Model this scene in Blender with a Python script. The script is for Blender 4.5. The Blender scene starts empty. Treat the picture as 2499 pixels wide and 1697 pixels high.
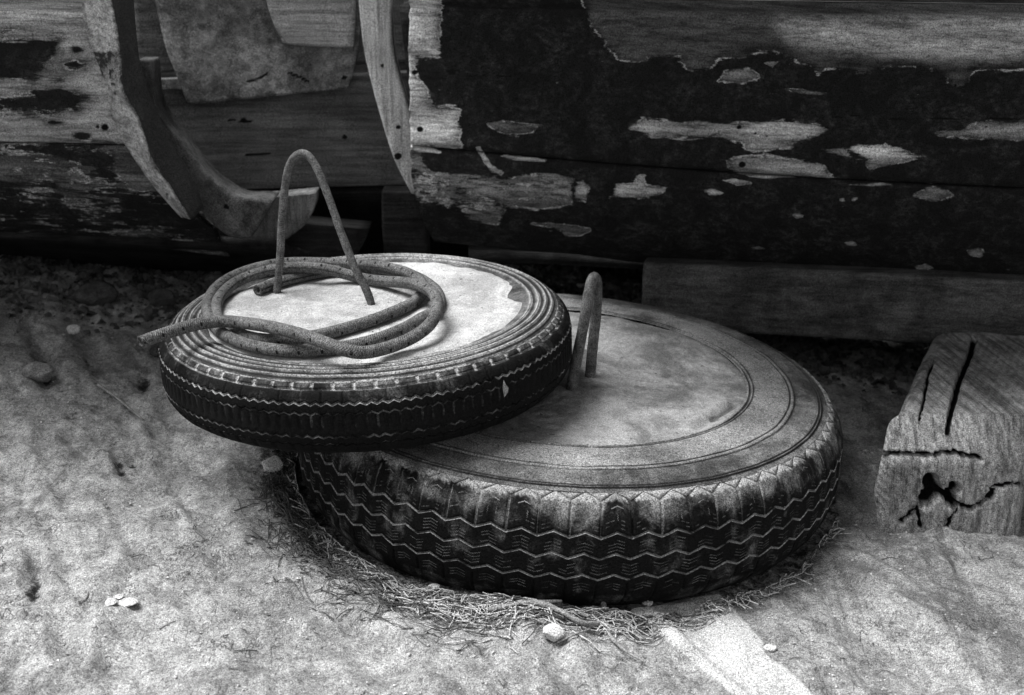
import bpy, math, random
import numpy as np
from mathutils import Vector, Matrix
random.seed(7); RNG = np.random.default_rng(7)
SC = bpy.context.scene
COL = SC.collection
PI = math.pi

# ------------------------------------------------------------------ camera, sky, sun, exposure
CAM_H, PITCH, FPX = 0.795, math.radians(19.3), 3243.0      # FPX: focal length in photograph pixels (2499 wide)
CXP, CYP = 1249.5, 848.5
cd = bpy.data.cameras.new('camera'); cam = bpy.data.objects.new('camera', cd); COL.objects.link(cam)
cam.location = (0, 0, CAM_H); cam.rotation_euler = (math.radians(90) - PITCH, 0, 0)
cd.sensor_width = 36; cd.lens = FPX / 2499 * 36; cd.clip_start = 0.02; cd.clip_end = 500
cd.dof.use_dof = True; cd.dof.focus_distance = 1.66; cd.dof.aperture_fstop = 7.1
SC.camera = cam
SUN_EL, SUN_AZ = math.radians(64), math.radians(278)       # azimuth clockwise from +Y
w = bpy.data.worlds.new('World'); SC.world = w; w.use_nodes = True
nt = w.node_tree; nt.nodes.clear()
sky = nt.nodes.new('ShaderNodeTexSky'); sky.sky_type = 'NISHITA'; sky.sun_disc = False
sky.sun_elevation = SUN_EL; sky.sun_rotation = SUN_AZ; sky.dust_density = 1.0; sky.air_density = 1.0
bw = nt.nodes.new('ShaderNodeRGBToBW'); bg = nt.nodes.new('ShaderNodeBackground'); wo = nt.nodes.new('ShaderNodeOutputWorld')
nt.links.new(sky.outputs[0], bw.inputs[0]); nt.links.new(bw.outputs[0], bg.inputs[0]); nt.links.new(bg.outputs[0], wo.inputs[0])
bg.inputs[1].default_value = 0.088
sl = bpy.data.lights.new('sun', 'SUN'); so = bpy.data.objects.new('sun', sl); COL.objects.link(so)
sl.energy = 3.0; sl.angle = math.radians(38); sl.color = (1, 1, 1)
sd = Vector((math.sin(SUN_AZ) * math.cos(SUN_EL), math.cos(SUN_AZ) * math.cos(SUN_EL), math.sin(SUN_EL)))
so.rotation_euler = sd.to_track_quat('Z', 'Y').to_euler(); so.location = (0, -2, 6)
SC.view_settings.view_transform = 'Standard'; SC.view_settings.look = 'None'
SC.view_settings.exposure = 1.34; SC.view_settings.gamma = 1.0; SC.view_settings.use_curve_mapping = False
SC.cycles.max_bounces = 6

# ------------------------------------------------------------------ helpers: pixels of the photo to real points
CP, SP = math.cos(PITCH), math.sin(PITCH)
def ray(px, py):
    X = (px - CXP) / FPX; U = -(py - CYP) / FPX
    return np.array([X, CP + U * SP, -SP + U * CP])
O = np.array([0, 0, CAM_H])
def on_y(px, py, y): d = ray(px, py); return O + d * (y / d[1])
def on_plane(px, py, c, n): d = ray(px, py); c = np.asarray(c, float); n = np.asarray(n, float); return O + d * ((c - O).dot(n) / d.dot(n))
def on_surf(px, py, f):
    d = ray(px, py); t = 2.2
    for _ in range(30):
        P = O + d * t; t += (f(P[0], P[2]) - P[1]) / d[1] * 0.8
    return O + d * t
def pix(P):
    P = np.asarray(P); x, y, z = P[..., 0], P[..., 1], P[..., 2] - CAM_H
    d = y * CP - z * SP; u = y * SP + z * CP
    return np.stack([CXP + FPX * x / d, CYP - FPX * u / d], -1)
def sstep(a, b, x): t = np.clip((x - a) / (b - a), 0, 1); return t * t * (3 - 2 * t)

# ------------------------------------------------------------------ numpy noise
def _h(ix, iy, iz, s):
    n = (ix.astype(np.int64) * 374761393 + iy.astype(np.int64) * 668265263 + iz.astype(np.int64) * 2147483647 + s * 974634777) & 0xFFFFFFFF
    n = ((n ^ (n >> 13)) * 1274126177) & 0xFFFFFFFF; n = n ^ (n >> 16)
    return (n & 0xFFFF) / 65535.0
def vn(x, y, z=0.0, s=0):
    x, y, z = np.broadcast_arrays(np.asarray(x, float), np.asarray(y, float), np.asarray(z, float))
    ix, iy, iz = np.floor(x), np.floor(y), np.floor(z); fx, fy, fz = x - ix, y - iy, z - iz
    fx, fy, fz = [f * f * (3 - 2 * f) for f in (fx, fy, fz)]; r = 0
    for a in (0, 1):
        for b in (0, 1):
            for c in (0, 1):
                r = r + _h(ix + a, iy + b, iz + c, s) * (fx if a else 1 - fx) * (fy if b else 1 - fy) * (fz if c else 1 - fz)
    return r * 2 - 1
def fbm(x, y, z=0.0, o=4, s=0):
    r = 0; a = 1.0; t = 0
    for i in range(o):
        r = r + a * vn(np.asarray(x) * 2 ** i + 17.3 * i, np.asarray(y) * 2 ** i, np.asarray(z) * 2 ** i, s + i); t += a; a *= .5
    return r / t
# signed distance to polygon in photo pixels, positive inside; distance to polyline
def sd_poly(P, poly):
    P = P.reshape(-1, 2); poly = np.asarray(poly, float); d2 = np.full(len(P), 1e12); ins = np.zeros(len(P), bool)
    for i in range(len(poly)):
        a, b = poly[i], poly[(i + 1) % len(poly)]; e = b - a; t = np.clip(((P - a) @ e) / (e @ e + 1e-9), 0, 1)
        q = P - a - t[:, None] * e; d2 = np.minimum(d2, (q ** 2).sum(1))
        if a[1] != b[1]:
            c = (P[:, 1] < a[1]) != (P[:, 1] < b[1]); xs = a[0] + (P[:, 1] - a[1]) * (b[0] - a[0]) / (b[1] - a[1]); ins ^= c & (P[:, 0] < xs)
    return np.where(ins, 1, -1) * np.sqrt(d2)
def d_line(P, pts):
    P = P.reshape(-1, 2); d2 = np.full(len(P), 1e12)
    for a, b in zip(pts[:-1], pts[1:]):
        a = np.asarray(a, float); b = np.asarray(b, float); e = b - a; t = np.clip(((P - a) @ e) / (e @ e + 1e-9), 0, 1)
        d2 = np.minimum(d2, ((P - a - t[:, None] * e) ** 2).sum(1))
    return np.sqrt(d2)
def sd_ell(P, cx, cy, rx, ry):
    P = P.reshape(-1, 2); return (1 - np.hypot((P[:, 0] - cx) / rx, (P[:, 1] - cy) / ry)) * min(rx, ry)

# ------------------------------------------------------------------ helpers: objects
def tag(o, label=None, cat=None, group=None, kind=None):
    if label: o['label'] = label
    if cat: o['category'] = cat
    if group: o['group'] = group
    if kind: o['kind'] = kind
    return o
def empty(name, loc, label, cat, group=None):
    o = bpy.data.objects.new(name, None); COL.objects.link(o); o.location = loc; o.empty_display_size = .05
    return tag(o, label, cat, group)
def mesh(name, V, F, mat, parent=None, uv=None, attrs=None, local=False, smooth=True, origin=None):
    """V in world coordinates unless local; the object's origin goes to its parent's or to origin."""
    V = np.asarray(V, float).reshape(-1, 3).copy(); loc = None
    if parent is not None and not local: V -= np.array(parent.location)
    if parent is None:
        loc = np.array(origin) if origin is not None else np.array([V[:, 0].mean(), V[:, 1].mean(), V[:, 2].min()]); V -= loc
    me = bpy.data.meshes.new(name)
    if isinstance(F, np.ndarray) and F.ndim == 2:
        n, k = F.shape; me.vertices.add(len(V)); me.vertices.foreach_set('co', V.ravel())
        me.loops.add(n * k); me.loops.foreach_set('vertex_index', F.ravel().astype(np.int32))
        me.polygons.add(n); me.polygons.foreach_set('loop_start', np.arange(0, n * k, k, dtype=np.int32))
    else: me.from_pydata([tuple(v) for v in V], [], F)
    me.update(calc_edges=True); me.validate()
    if smooth: me.polygons.foreach_set('use_smooth', np.ones(len(me.polygons), bool))
    if uv is not None:
        L = me.uv_layers.new(name='UVMap'); vi = np.empty(len(me.loops), np.int32); me.loops.foreach_get('vertex_index', vi)
        L.data.foreach_set('uv', np.asarray(uv, float).reshape(-1, 2)[vi].ravel())
    for k, a in (attrs or {}).items():
        A = me.attributes.new(k, 'FLOAT', 'POINT'); A.data.foreach_set('value', np.asarray(a, float).ravel())
    if mat: me.materials.append(mat)
    o = bpy.data.objects.new(name, me); COL.objects.link(o)
    if parent is not None: o.parent = parent
    else: o.location = loc
    return o
def grid_faces(nu, nv, wrap=False):
    i = np.arange(nu if wrap else nu - 1)[:, None]; j = np.arange(nv - 1)[None]; i2 = (i + 1) % nu
    return np.stack([i * nv + j, i2 * nv + j, i2 * nv + j + 1, i * nv + j + 1], -1).reshape(-1, 4)
def rbox(c, size, rad, n=(8, 8, 8)):
    """box with rounded edges: vertices, faces, outward directions"""
    Vs, Fs, Ns = [], [], []; off = 0; h = np.array(size) / 2.; inner = h - rad
    for ax in range(3):
        a, b = (ax + 1) % 3, (ax + 2) % 3
        def lin(k):
            m = np.linspace(-inner[k], inner[k], n[k] + 1); e = rad * np.array([1, .7, .35]); return np.concatenate([-inner[k] - e, m, inner[k] + e[::-1]])
        A, B = np.meshgrid(lin(a), lin(b), indexing='ij')
        for sgn in (-1, 1):
            P = np.zeros(A.shape + (3,)); P[..., a] = A; P[..., b] = B; P[..., ax] = sgn * h[ax]; P = P.reshape(-1, 3)
            Q = np.clip(P, -inner, inner); D = P - Q; D /= np.linalg.norm(D, axis=1)[:, None] + 1e-12
            F = grid_faces(*A.shape); F = F if sgn > 0 else F[:, ::-1]
            Vs.append(Q + D * rad); Ns.append(D); Fs.append(F + off); off += len(P)
    V = np.concatenate(Vs); F = np.concatenate(Fs); N = np.concatenate(Ns)
    key = np.round(V * 1e6).astype(np.int64); _, idx, inv = np.unique(key, axis=0, return_index=True, return_inverse=True)
    inv = inv.ravel(); F = inv[F]
    good = np.array([len(set(f)) == 4 for f in F.tolist()]); F = F[good]
    return V[idx] + np.array(c), F, N[idx]
def roughbox(name, c, size, rad, mat, parent=None, n=(20, 6, 6), amp=.002, fr=12, rot=None, seed=0, stretch=(1, 1, 1), carve=None, attrs=None, **kw):
    V, F, N = rbox((0, 0, 0), size, rad, n)
    d = amp * fbm(V[:, 0] * fr / stretch[0], V[:, 1] * fr / stretch[1], V[:, 2] * fr / stretch[2], 4, seed); V = V + N * d[:, None]
    if rot is not None: R = np.array(rot.to_matrix()); V = V @ R.T; N = N @ R.T
    V = V + np.array(c); at = {}
    if carve: dep, dk = carve(V); V = V - N * dep[:, None]; at['dark'] = dk
    else: at['dark'] = np.zeros(len(V))
    return mesh(name, V, F, mat, parent, attrs=at, **kw)
def loft(path, side, up, w, h, nw=6, nh=5, wob=.001, seed=0, rnd=.15):
    """timber of rectangular section along a path; side/up are unit vectors per point"""
    n = len(path); a = np.linspace(-1, 1, nw); b = np.linspace(-1, 1, nh)
    sec = [(x, -1) for x in a] + [(1, y) for y in b[1:]] + [(x, 1) for x in a[::-1][1:]] + [(-1, y) for y in b[::-1][1:-1]]
    sec = np.array(sec); k = np.maximum(np.abs(sec[:, 0]), np.abs(sec[:, 1])); l = np.hypot(sec[:, 0], sec[:, 1])
    sec = sec * (1 - rnd * (l - k) / .414)[:, None]
    V = np.array(path)[:, None] + sec[None, :, :1] * np.array(side)[:, None] * (np.asarray(w) * np.ones(n))[:, None, None] / 2 + sec[None, :, 1:] * np.array(up)[:, None] * (np.asarray(h) * np.ones(n))[:, None, None] / 2
    V += wob * np.stack([fbm(V[..., 0] * 30, V[..., 1] * 30, V[..., 2] * 14, 3, seed + q) for q in (1, 5, 9)], -1)
    m = len(sec); F = [list(f) for f in grid_faces(m, n, True)]
    V = V.transpose(1, 0, 2)
    F.append([i * n for i in range(m)][::-1]); F.append([i * n + n - 1 for i in range(m)])
    return V.reshape(-1, 3), [f[::-1] for f in F]
def spline(pts, m):
    pts = np.asarray(pts, float); n = len(pts); P = np.vstack([2 * pts[0] - pts[1], pts, 2 * pts[-1] - pts[-2]])
    L = np.concatenate([[0], np.cumsum(np.linalg.norm(np.diff(pts[:, :3], axis=0), axis=1))]); s = np.linspace(0, L[-1], m)
    i = np.clip(np.searchsorted(L, s, 'right') - 1, 0, n - 2); t = ((s - L[i]) / (L[i + 1] - L[i]))[:, None]
    a, b, c, d = P[i], P[i + 1], P[i + 2], P[i + 3]
    return .5 * (2 * b + (c - a) * t + (2 * a - 5 * b + 4 * c - d) * t ** 2 + (3 * b - a - 3 * c + d) * t ** 3), s
def tube(path, r, seg=12, cap=True, hollow=0.0):
    path = np.asarray(path, float); n = len(path); T = np.gradient(path, axis=0); T /= np.linalg.norm(T, axis=1)[:, None]
    u = np.cross(T[0], [0, 0, 1.0]); u = u if np.linalg.norm(u) > .1 else np.cross(T[0], [0, 1.0, 0]); u /= np.linalg.norm(u); U = [u]
    for i in range(1, n): u = U[-1] - T[i] * U[-1].dot(T[i]); U.append(u / np.linalg.norm(u))
    U = np.array(U); W = np.cross(T, U); a = np.arange(seg) / seg * 2 * PI; r = np.asarray(r) * np.ones(n)
    ring = U[:, None] * np.cos(a)[None, :, None] + W[:, None] * np.sin(a)[None, :, None]
    V = (path[:, None] + ring * r[:, None, None]).transpose(1, 0, 2).reshape(-1, 3)
    F = [list(f) for f in grid_faces(seg, n, True)]
    if hollow:
        base = len(V); ex = []
        for e, sg in ((0, 1), (n - 1, -1)):
            for dd in (0, .02): ex.append(path[e] + T[e] * sg * dd + ring[e] * hollow)
        V = np.vstack([V] + ex)
        for q, e in enumerate((0, n - 1)):
            b0 = base + q * 2 * seg
            for k in range(seg):
                k2 = (k + 1) % seg
                f1 = [k * n + e, k2 * n + e, b0 + k2, b0 + k]; f2 = [b0 + k, b0 + k2, b0 + seg + k2, b0 + seg + k]
                F += [f1[::-1], f2[::-1]] if q == 0 else [f1, f2]
            F.append([b0 + seg + k for k in range(seg)])
    elif cap: F.append([k * n for k in range(seg)]); F.append([k * n + n - 1 for k in range(seg)][::-1])
    return V, F, a

# ------------------------------------------------------------------ materials (all greys: a black and white photograph)
class N:
    def __init__(s, name):
        s.m = bpy.data.materials.new(name); s.m.use_nodes = True; s.t = s.m.node_tree; s.t.nodes.clear()
        s.out = s.n('ShaderNodeOutputMaterial'); s.b = s.n('ShaderNodeBsdfPrincipled'); s.l(s.b.outputs[0], s.out.inputs[0]); s.tc = s.n('ShaderNodeTexCoord')
    def n(s, k): return s.t.nodes.new(k)
    def l(s, a, b): s.t.links.new(a, b)
    def v(s, x, inp):
        if hasattr(x, 'is_output') or isinstance(x, bpy.types.NodeSocket): s.l(x, inp)
        else: inp.default_value = x
    def math(s, op, a, b=0.0, c=0.0, clamp=False):
        q = s.n('ShaderNodeMath'); q.operation = op; q.use_clamp = clamp; s.v(a, q.inputs[0]); s.v(b, q.inputs[1]); s.v(c, q.inputs[2]); return q.outputs[0]
    def attr(s, k): q = s.n('ShaderNodeAttribute'); q.attribute_name = k; return q.outputs['Fac']
    def noise(s, sc, det=4.0, rough=.6, scale=(1, 1, 1), rot=(0, 0, 0), dist=0.0, vec=None):
        mp = s.n('ShaderNodeMapping'); s.l(vec or s.tc.outputs['Object'], mp.inputs[0]); mp.inputs['Scale'].default_value = scale; mp.inputs['Rotation'].default_value = rot
        q = s.n('ShaderNodeTexNoise'); s.l(mp.outputs[0], q.inputs[0]); q.inputs['Scale'].default_value = sc; q.inputs['Detail'].default_value = det
        q.inputs['Roughness'].default_value = rough; q.inputs['Distortion'].default_value = dist; return q.outputs['Fac']
    def vor(s, sc, scale=(1, 1, 1), feat='F1'):
        mp = s.n('ShaderNodeMapping'); s.l(s.tc.outputs['Object'], mp.inputs[0]); mp.inputs['Scale'].default_value = scale
        q = s.n('ShaderNodeTexVoronoi'); q.feature = feat; s.l(mp.outputs[0], q.inputs[0]); q.inputs['Scale'].default_value = sc; return q.outputs['Distance']
    def rng(s, x, a, b, c=0.0, d=1.0, smooth=True):
        q = s.n('ShaderNodeMapRange'); q.interpolation_type = 'SMOOTHSTEP' if smooth else 'LINEAR'; s.v(x, q.inputs[0])
        for i, k in enumerate((a, b, c, d)): s.v(k, q.inputs[i + 1])
        return q.outputs[0]
    def mix(s, f, a, b):
        q = s.n('ShaderNodeMix'); q.data_type = 'FLOAT'; s.v(f, q.inputs[0]); s.v(a, q.inputs[2]); s.v(b, q.inputs[3]); return q.outputs[0]
    def grain(s, x, amt=.3):      # fine speckle, about a millimetre across
        g = s.noise(650, 1.0, .5); return s.math('MULTIPLY', x, s.rng(g, .25, .75, 1 - amt * 2.1, 1 + amt * 2.1, False))
    def done(s, col, rough=.85, bumps=(), spec=.3):
        s.v(col, s.b.inputs['Base Color']); s.v(rough, s.b.inputs['Roughness']); s.b.inputs['Specular IOR Level'].default_value = spec * .25; prev = None
        for h, dist in bumps:
            q = s.n('ShaderNodeBump'); q.inputs['Strength'].default_value = 1.0; q.inputs['Distance'].default_value = dist; s.v(h, q.inputs['Height'])
            if prev: s.l(prev, q.inputs['Normal'])
            prev = q.outputs[0]
        if prev: s.l(prev, s.b.inputs['Normal'])
        return s.m
LONG = (.06, 1, 1)          # grain runs along x

def mat_ground():
    k = N('dirt and rock'); big = k.noise(5, 5, .65, dist=.3); mid = k.noise(26, 6, .7)
    st = k.noise(14, 6, .7, scale=(1, .13, 1), rot=(0, 0, GROT), dist=.6); fine = k.noise(190, 4, .75)
    c = k.mix(k.rng(mid, .36, .62), .34, .60); c = k.mix(k.rng(st, .52, .74), c, .17); c = k.math('MULTIPLY', c, k.rng(big, .3, .7, .78, 1.12))
    c = k.math('MULTIPLY', c, k.rng(fine, .3, .62, .55, 1.1))
    sp = k.noise(75, 5, .75, dist=.5); c = k.math('MULTIPLY', c, k.rng(sp, .34, .44, .6, 1.0))
    tk = k.noise(48, 5, .75, scale=(1, .22, 1), rot=(0, 0, GROT), dist=.8); ck = k.noise(15, 4, .7, scale=(1, .35, 1), rot=(0, 0, GROT), dist=.5); ck = k.math('SUBTRACT', 1.0, k.rng(k.math('ABSOLUTE', k.math('SUBTRACT', ck, .5)), .0, .010)); ck = k.math('MULTIPLY', ck, k.rng(k.noise(9, 4, .7), .50, .58)); c = k.mix(k.math('MULTIPLY', ck, .75), c, .08); tm = k.rng(k.noise(6, 3, .6), .42, .6); c = k.math('MULTIPLY', c, k.mix(tm, 1.0, k.rng(tk, .60, .70, 1.0, .38))); dk = k.attr('dark'); n2 = k.noise(60, 6, .8); d = k.rng(k.math('ADD', dk, k.math('MULTIPLY', k.math('SUBTRACT', n2, .5), 2.2)), .5, .95); ss = k.attr('streak'); s2 = k.rng(k.math('ADD', ss, k.math('MULTIPLY', k.math('SUBTRACT', n2, .5), 1.6)), .25, .8); c = k.mix(k.math('MULTIPLY', s2, .62), c, .13); c = k.mix(d, c, .045)
    pl = k.attr('pale'); p = k.rng(k.math('ADD', pl, k.math('MULTIPLY', k.math('SUBTRACT', n2, .5), .5)), .42, .68); pc = k.math('MULTIPLY', k.rng(fine, .3, .7, .70, .88), k.rng(mid, .3, .7, .9, 1.06))
    c = k.mix(k.math('MULTIPLY', p, .85), c, pc); c = k.grain(c, .32)
    return k.done(c, .95, [(st, .006), (tk, -.005), (ck, -.004), (k.noise(42, 6, .85), .010), (mid, .008), (k.noise(120, 6, .8), .006), (fine, .0025)], .15)
def mat_concrete(name, lo, hi, stain=.25, sc=1.0):
    k = N(name); a = k.noise(9 * sc, 6, .7, dist=.4); b = k.noise(45, 6, .75); f = k.noise(260, 3, .7)
    c = k.mix(k.rng(a, .35, .62), lo, hi); c = k.math('MULTIPLY', c, k.rng(b, .3, .6, .8, 1.05)); c = k.math('MULTIPLY', c, k.rng(f, .3, .6, .86, 1.04))
    s = k.noise(17, 5, .7, dist=.8); c = k.mix(k.math('MULTIPLY', k.rng(s, .58, .7), stain), c, .14)
    at = k.attr('dark'); n2 = k.noise(38, 5, .7); c = k.mix(k.rng(k.math('ADD', at, k.math('MULTIPLY', k.math('SUBTRACT', n2, .5), .9)), .3, .8), c, .11)
    pit = k.rng(k.noise(130, 2, .5), .24, .3); c = k.math('MULTIPLY', c, k.mix(pit, .45, 1.0)); c = k.grain(c, .22)
    return k.done(c, .95, [(a, .006), (b, .002), (f, .0006), (pit, .001)], .15)
def mat_rubber(name, dust, rub=.006, bias=0.0):
    k = N(name); a = k.noise(30, 6, .75, dist=.5); f = k.noise(300, 3, .7); at = k.attr('dust')
    d = k.rng(k.math('ADD', at, k.math('MULTIPLY', k.math('SUBTRACT', a, .5), .9)), .3, 1.0, 0, 1); d = k.math('MULTIPLY', d, k.rng(f, .25, .65, .45, 1.15))
    c = k.mix(d, rub, dust); ba = k.noise(4.5, 4, .6); c = k.math('MULTIPLY', c, k.rng(ba, .3, .7, .72, 1.2)); c = k.grain(c, .4)
    return k.done(c, k.mix(d, .8, .95), [(k.noise(90, 5, .7), .0012), (f, .0005)], .25)
def mat_paintwood(name, paint=.010, wlo=.075, whi=.58, rag=1.5, scale=(.12, 1, 1), paint2=.055, es=0.02):
    """flaking paint over bare wood: attributes bare (0.5 = edge of the flake) and tone (how pale the wood is)"""
    k = N(name); bare = k.attr('bare'); tone = k.attr('tone'); dk = k.attr('dark')
    n1 = k.noise(60, 6, .8, scale=(.15, 1, 1), dist=.3); n2 = k.noise(16, 4, .6, scale=(.4, 1, 1))
    e = k.math('ADD', bare, k.math('MULTIPLY', k.math('SUBTRACT', k.math('ADD', k.math('MULTIPLY', n1, .65), k.math('MULTIPLY', n2, .35)), .5), rag))
    m = k.rng(e, .47 - es, .55 + es); lip = k.math('MULTIPLY', k.rng(e, .42, .47), k.math('SUBTRACT', 1.0, k.rng(e, .49, .53)))
    g = k.noise(150, 5, .75, scale=(.045, 1, 1), dist=.15); g2 = k.noise(30, 4, .6, scale=(.07, 1, 1), dist=.4); e = k.math('ADD', e, k.math('MULTIPLY', k.math('SUBTRACT', g, .5), .45)); m = k.rng(e, .46 - es, .56 + es)
    wd = k.mix(tone, wlo, whi); wd = k.math('MULTIPLY', wd, k.rng(k.math('ADD', bare, k.math('MULTIPLY', k.math('SUBTRACT', g2, .5), .8)), .45, 1.0, .5, 1.15)); wd = k.math('MULTIPLY', wd, k.rng(g, .32, .62, .4, 1.15)); wd = k.math('MULTIPLY', wd, k.rng(g2, .3, .65, .6, 1.12))
    p1 = k.noise(22, 6, .75, dist=.6); p2 = k.noise(140, 4, .75, scale=(.6, 1, 1)); pc = k.mix(k.math('MULTIPLY', k.rng(p1, .4, .7), k.rng(p2, .35, .75)), paint, paint2)
    scr = k.rng(k.noise(60, 6, .8, scale=(.5, 1, 1), dist=1.8), .66, .74); pc = k.mix(k.math('MULTIPLY', scr, .7), pc, .09); chip = k.math('MULTIPLY', k.rng(k.noise(95, 3, .7, scale=(.35, 1, 1)), .70, .74), k.rng(k.noise(7, 3, .6), .45, .6)); pc = k.mix(chip, pc, .16)
    c = k.mix(m, pc, wd); lp = k.rng(k.noise(24, 4, .7), .45, .6); c = k.mix(k.math('MULTIPLY', lip, lp), c, .42); c = k.mix(k.rng(dk, .35, .65), c, .006); c = k.grain(c, .38)
    return k.done(c, k.mix(m, .75, .9), [(k.math('SUBTRACT', 1.0, m), .0014), (k.math('MULTIPLY', g, m), .0016), (p1, .005), (p2, .001)], .25)
def mat_wood(name, lo, hi, scale=(.06, 1, 1), sc=1.0, stain=.3, bump=.0016):
    k = N(name); g = k.noise(150 * sc, 5, .75, scale=scale, dist=.15); g2 = k.noise(28 * sc, 4, .65, scale=scale, dist=.5); bl = k.noise(11, 5, .7, dist=.4); f = k.noise(240, 2, .6)
    c = k.mix(k.rng(bl, .35, .65), lo, hi); c = k.math('MULTIPLY', c, k.rng(g, .32, .62, .55, 1.12)); c = k.math('MULTIPLY', c, k.rng(g2, .3, .65, .62, 1.12))
    s = k.noise(19, 5, .7, dist=.6); c = k.mix(k.math('MULTIPLY', k.rng(s, .56, .66), stain), c, .03)
    dk = k.attr('dark'); n2 = k.noise(70, 4, .7); c = k.mix(k.rng(k.math('ADD', dk, k.math('MULTIPLY', k.math('SUBTRACT', n2, .5), .5)), .35, .65), c, .008); c = k.grain(c, .35)
    return k.done(c, .9, [(g, bump), (g2, bump * 2), (f, .0005)], .2)
def mat_block():
    k = N('split end grain timber'); sp = k.n('ShaderNodeSeparateXYZ'); k.l(k.tc.outputs['Object'], sp.inputs[0])
    wx = k.math('SUBTRACT', k.math('SUBTRACT', sp.outputs[0], k.math('MULTIPLY', sp.outputs[1], .42)), -.135); wz = k.math('SUBTRACT', sp.outputs[2], .055)
    n1 = k.noise(9, 3, .6, scale=(1, .15, 1)); n2 = k.noise(60, 4, .7, scale=(1, .08, 1)); r = k.math('SQRT', k.math('ADD', k.math('MULTIPLY', wx, wx), k.math('MULTIPLY', wz, wz)))
    r = k.math('ADD', r, k.math('ADD', k.math('MULTIPLY', n1, .02), k.math('MULTIPLY', n2, .004))); ring = k.math('SINE', k.math('MULTIPLY', r, 620.0)); lines = k.noise(110, 6, .8, scale=(1, .035, .25)); bl = k.noise(14, 5, .7); f = k.noise(200, 3, .7)
    c = k.mix(k.rng(bl, .35, .65), .24, .42); c = k.math('MULTIPLY', c, k.rng(ring, -1, 1, .88, 1.05)); c = k.math('MULTIPLY', c, k.rng(lines, .36, .6, .38, 1.15)); c = k.math('MULTIPLY', c, k.rng(f, .3, .6, .75, 1.08))
    s_ = k.noise(19, 5, .7, dist=.6); c = k.mix(k.math('MULTIPLY', k.rng(s_, .56, .66), .35), c, .05); dk = k.attr('dark'); n3 = k.noise(70, 4, .7)
    c = k.mix(k.rng(k.math('ADD', dk, k.math('MULTIPLY', k.math('SUBTRACT', n3, .5), .5)), .35, .65), c, .008); c = k.grain(c, .35)
    return k.done(c, .9, [(ring, .0004), (lines, .005), (bl, .004), (f, .001)], .2)
def mat_simple(name, lo, hi, sc=60, rough=.9, bump=.001, spec=.25, grain=.35):
    k = N(name); a = k.noise(sc, 5, .7); c = k.grain(k.mix(k.rng(a, .3, .7), lo, hi), grain); return k.done(c, rough, [(a, bump), (k.noise(sc * 5, 3, .7), bump * .3)], spec)
def mat_hose():
    k = N('braided rubber hose'); uvn = k.n('ShaderNodeUVMap'); sep = k.n('ShaderNodeSeparateXYZ'); k.l(uvn.outputs[0], sep.inputs[0]); u, v = sep.outputs[0], sep.outputs[1]
    wv = k.math('SINE', k.math('ADD', k.math('MULTIPLY', v, 2200.0), k.math('MULTIPLY', k.math('SINE', k.math('MULTIPLY', u, 2 * PI * 7)), 2.2)))
    fx = k.math('FRACT', k.math('DIVIDE', v, .026)); fu = k.math('FRACT', k.math('MULTIPLY', u, 3.0))
    sp = k.math('MULTIPLY', k.math('LESS_THAN', k.math('ABSOLUTE', k.math('SUBTRACT', fx, k.math('ADD', .5, k.math('MULTIPLY', fu, .08)))), .055), k.math('LESS_THAN', k.math('ABSOLUTE', k.math('SUBTRACT', fu, .5)), .14))
    a = k.noise(25, 5, .7); f = k.noise(260, 3, .7); c = k.mix(k.rng(a, .3, .7), .085, .15); c = k.math('MULTIPLY', c, k.rng(f, .3, .65, .6, 1.25)); c = k.math('MULTIPLY', c, k.rng(wv, -1, 1, .82, 1.12))
    c = k.mix(k.math('MULTIPLY', sp, k.rng(k.noise(90, 2), .35, .5)), c, .012); c = k.grain(c, .35)
    return k.done(c, .85, [(wv, .0004), (f, .0004), (sp, -.0006)], .25)

# ------------------------------------------------------------------ ground
def plane_z(x, y): return -.0612 * (x - .0605) + .0163 * (y - 1.775)
g0 = on_plane(242, 1203, (0, 0, 0), (0, 0, 1)); g1 = on_plane(320, 1353, (0, 0, 0), (0, 0, 1)); GD = (g1 - g0)[:2]; GD /= np.linalg.norm(GD)
GROT = -(math.atan2(GD[1], GD[0]) - PI / 2)        # turns the streak direction onto texture y
TB = np.array([.0605, 1.775, 0.0])                  # centre of the large tyre's base
def ground_z(x, y, fine=True):
    x = np.asarray(x, float); y = np.asarray(y, float); far = np.clip(np.hypot(x, y - 2) / 4, 0, 1)
    z = plane_z(np.clip(x, -3, 3), np.clip(y, 0, 6))
    a = x * GD[0] + y * GD[1]; b = -x * GD[1] + y * GD[0]
    z = z + .05 * sstep(-.35, -1.0, x) * sstep(1.5, 2.3, y)
    rdg = 1 - np.abs(fbm(b * 7 + .4 * vn(x * 5, y * 5), a * 1.6, 0, 3, 71)) * 3.0
    z = z + .010 * np.clip(rdg, 0, 1) ** 2 * (1 - .7 * sstep(.1, .5, x)) * (.5 + .8 * np.abs(vn(x * 9, y * 9, 0, 78))) + .006 * fbm(x * 15, y * 15, 0, 3, 79) - .006 + .012 * fbm(x * 3, y * 3, 0, 3, 3) + .017 * fbm(b * 11, a * 2.0, 0, 4, 11) * (1 - .6 * sstep(.3, .6, x))
    if fine: z = z + .0055 * fbm(x * 38, y * 38, 0, 3, 21) + .004 * np.clip(fbm(x * 17, y * 17, 0, 3, 27) * 2, -1, .15) + .004 * fbm(b * 60, a * 12, 0, 3, 24)
    rt = np.hypot(x - TB[0], y - TB[1]); z = np.where(rt < .5, z - (1 - sstep(.40, .5, rt)) * .006, z)
    return z
def axis(lo, hi, step, far):
    core = np.arange(lo, hi + 1e-9, step); k = [step * 1.25 ** i for i in range(1, 60)]; out = np.cumsum(k); out = out[out < far]
    return np.concatenate([(lo - out)[::-1], core, hi + out])
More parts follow.
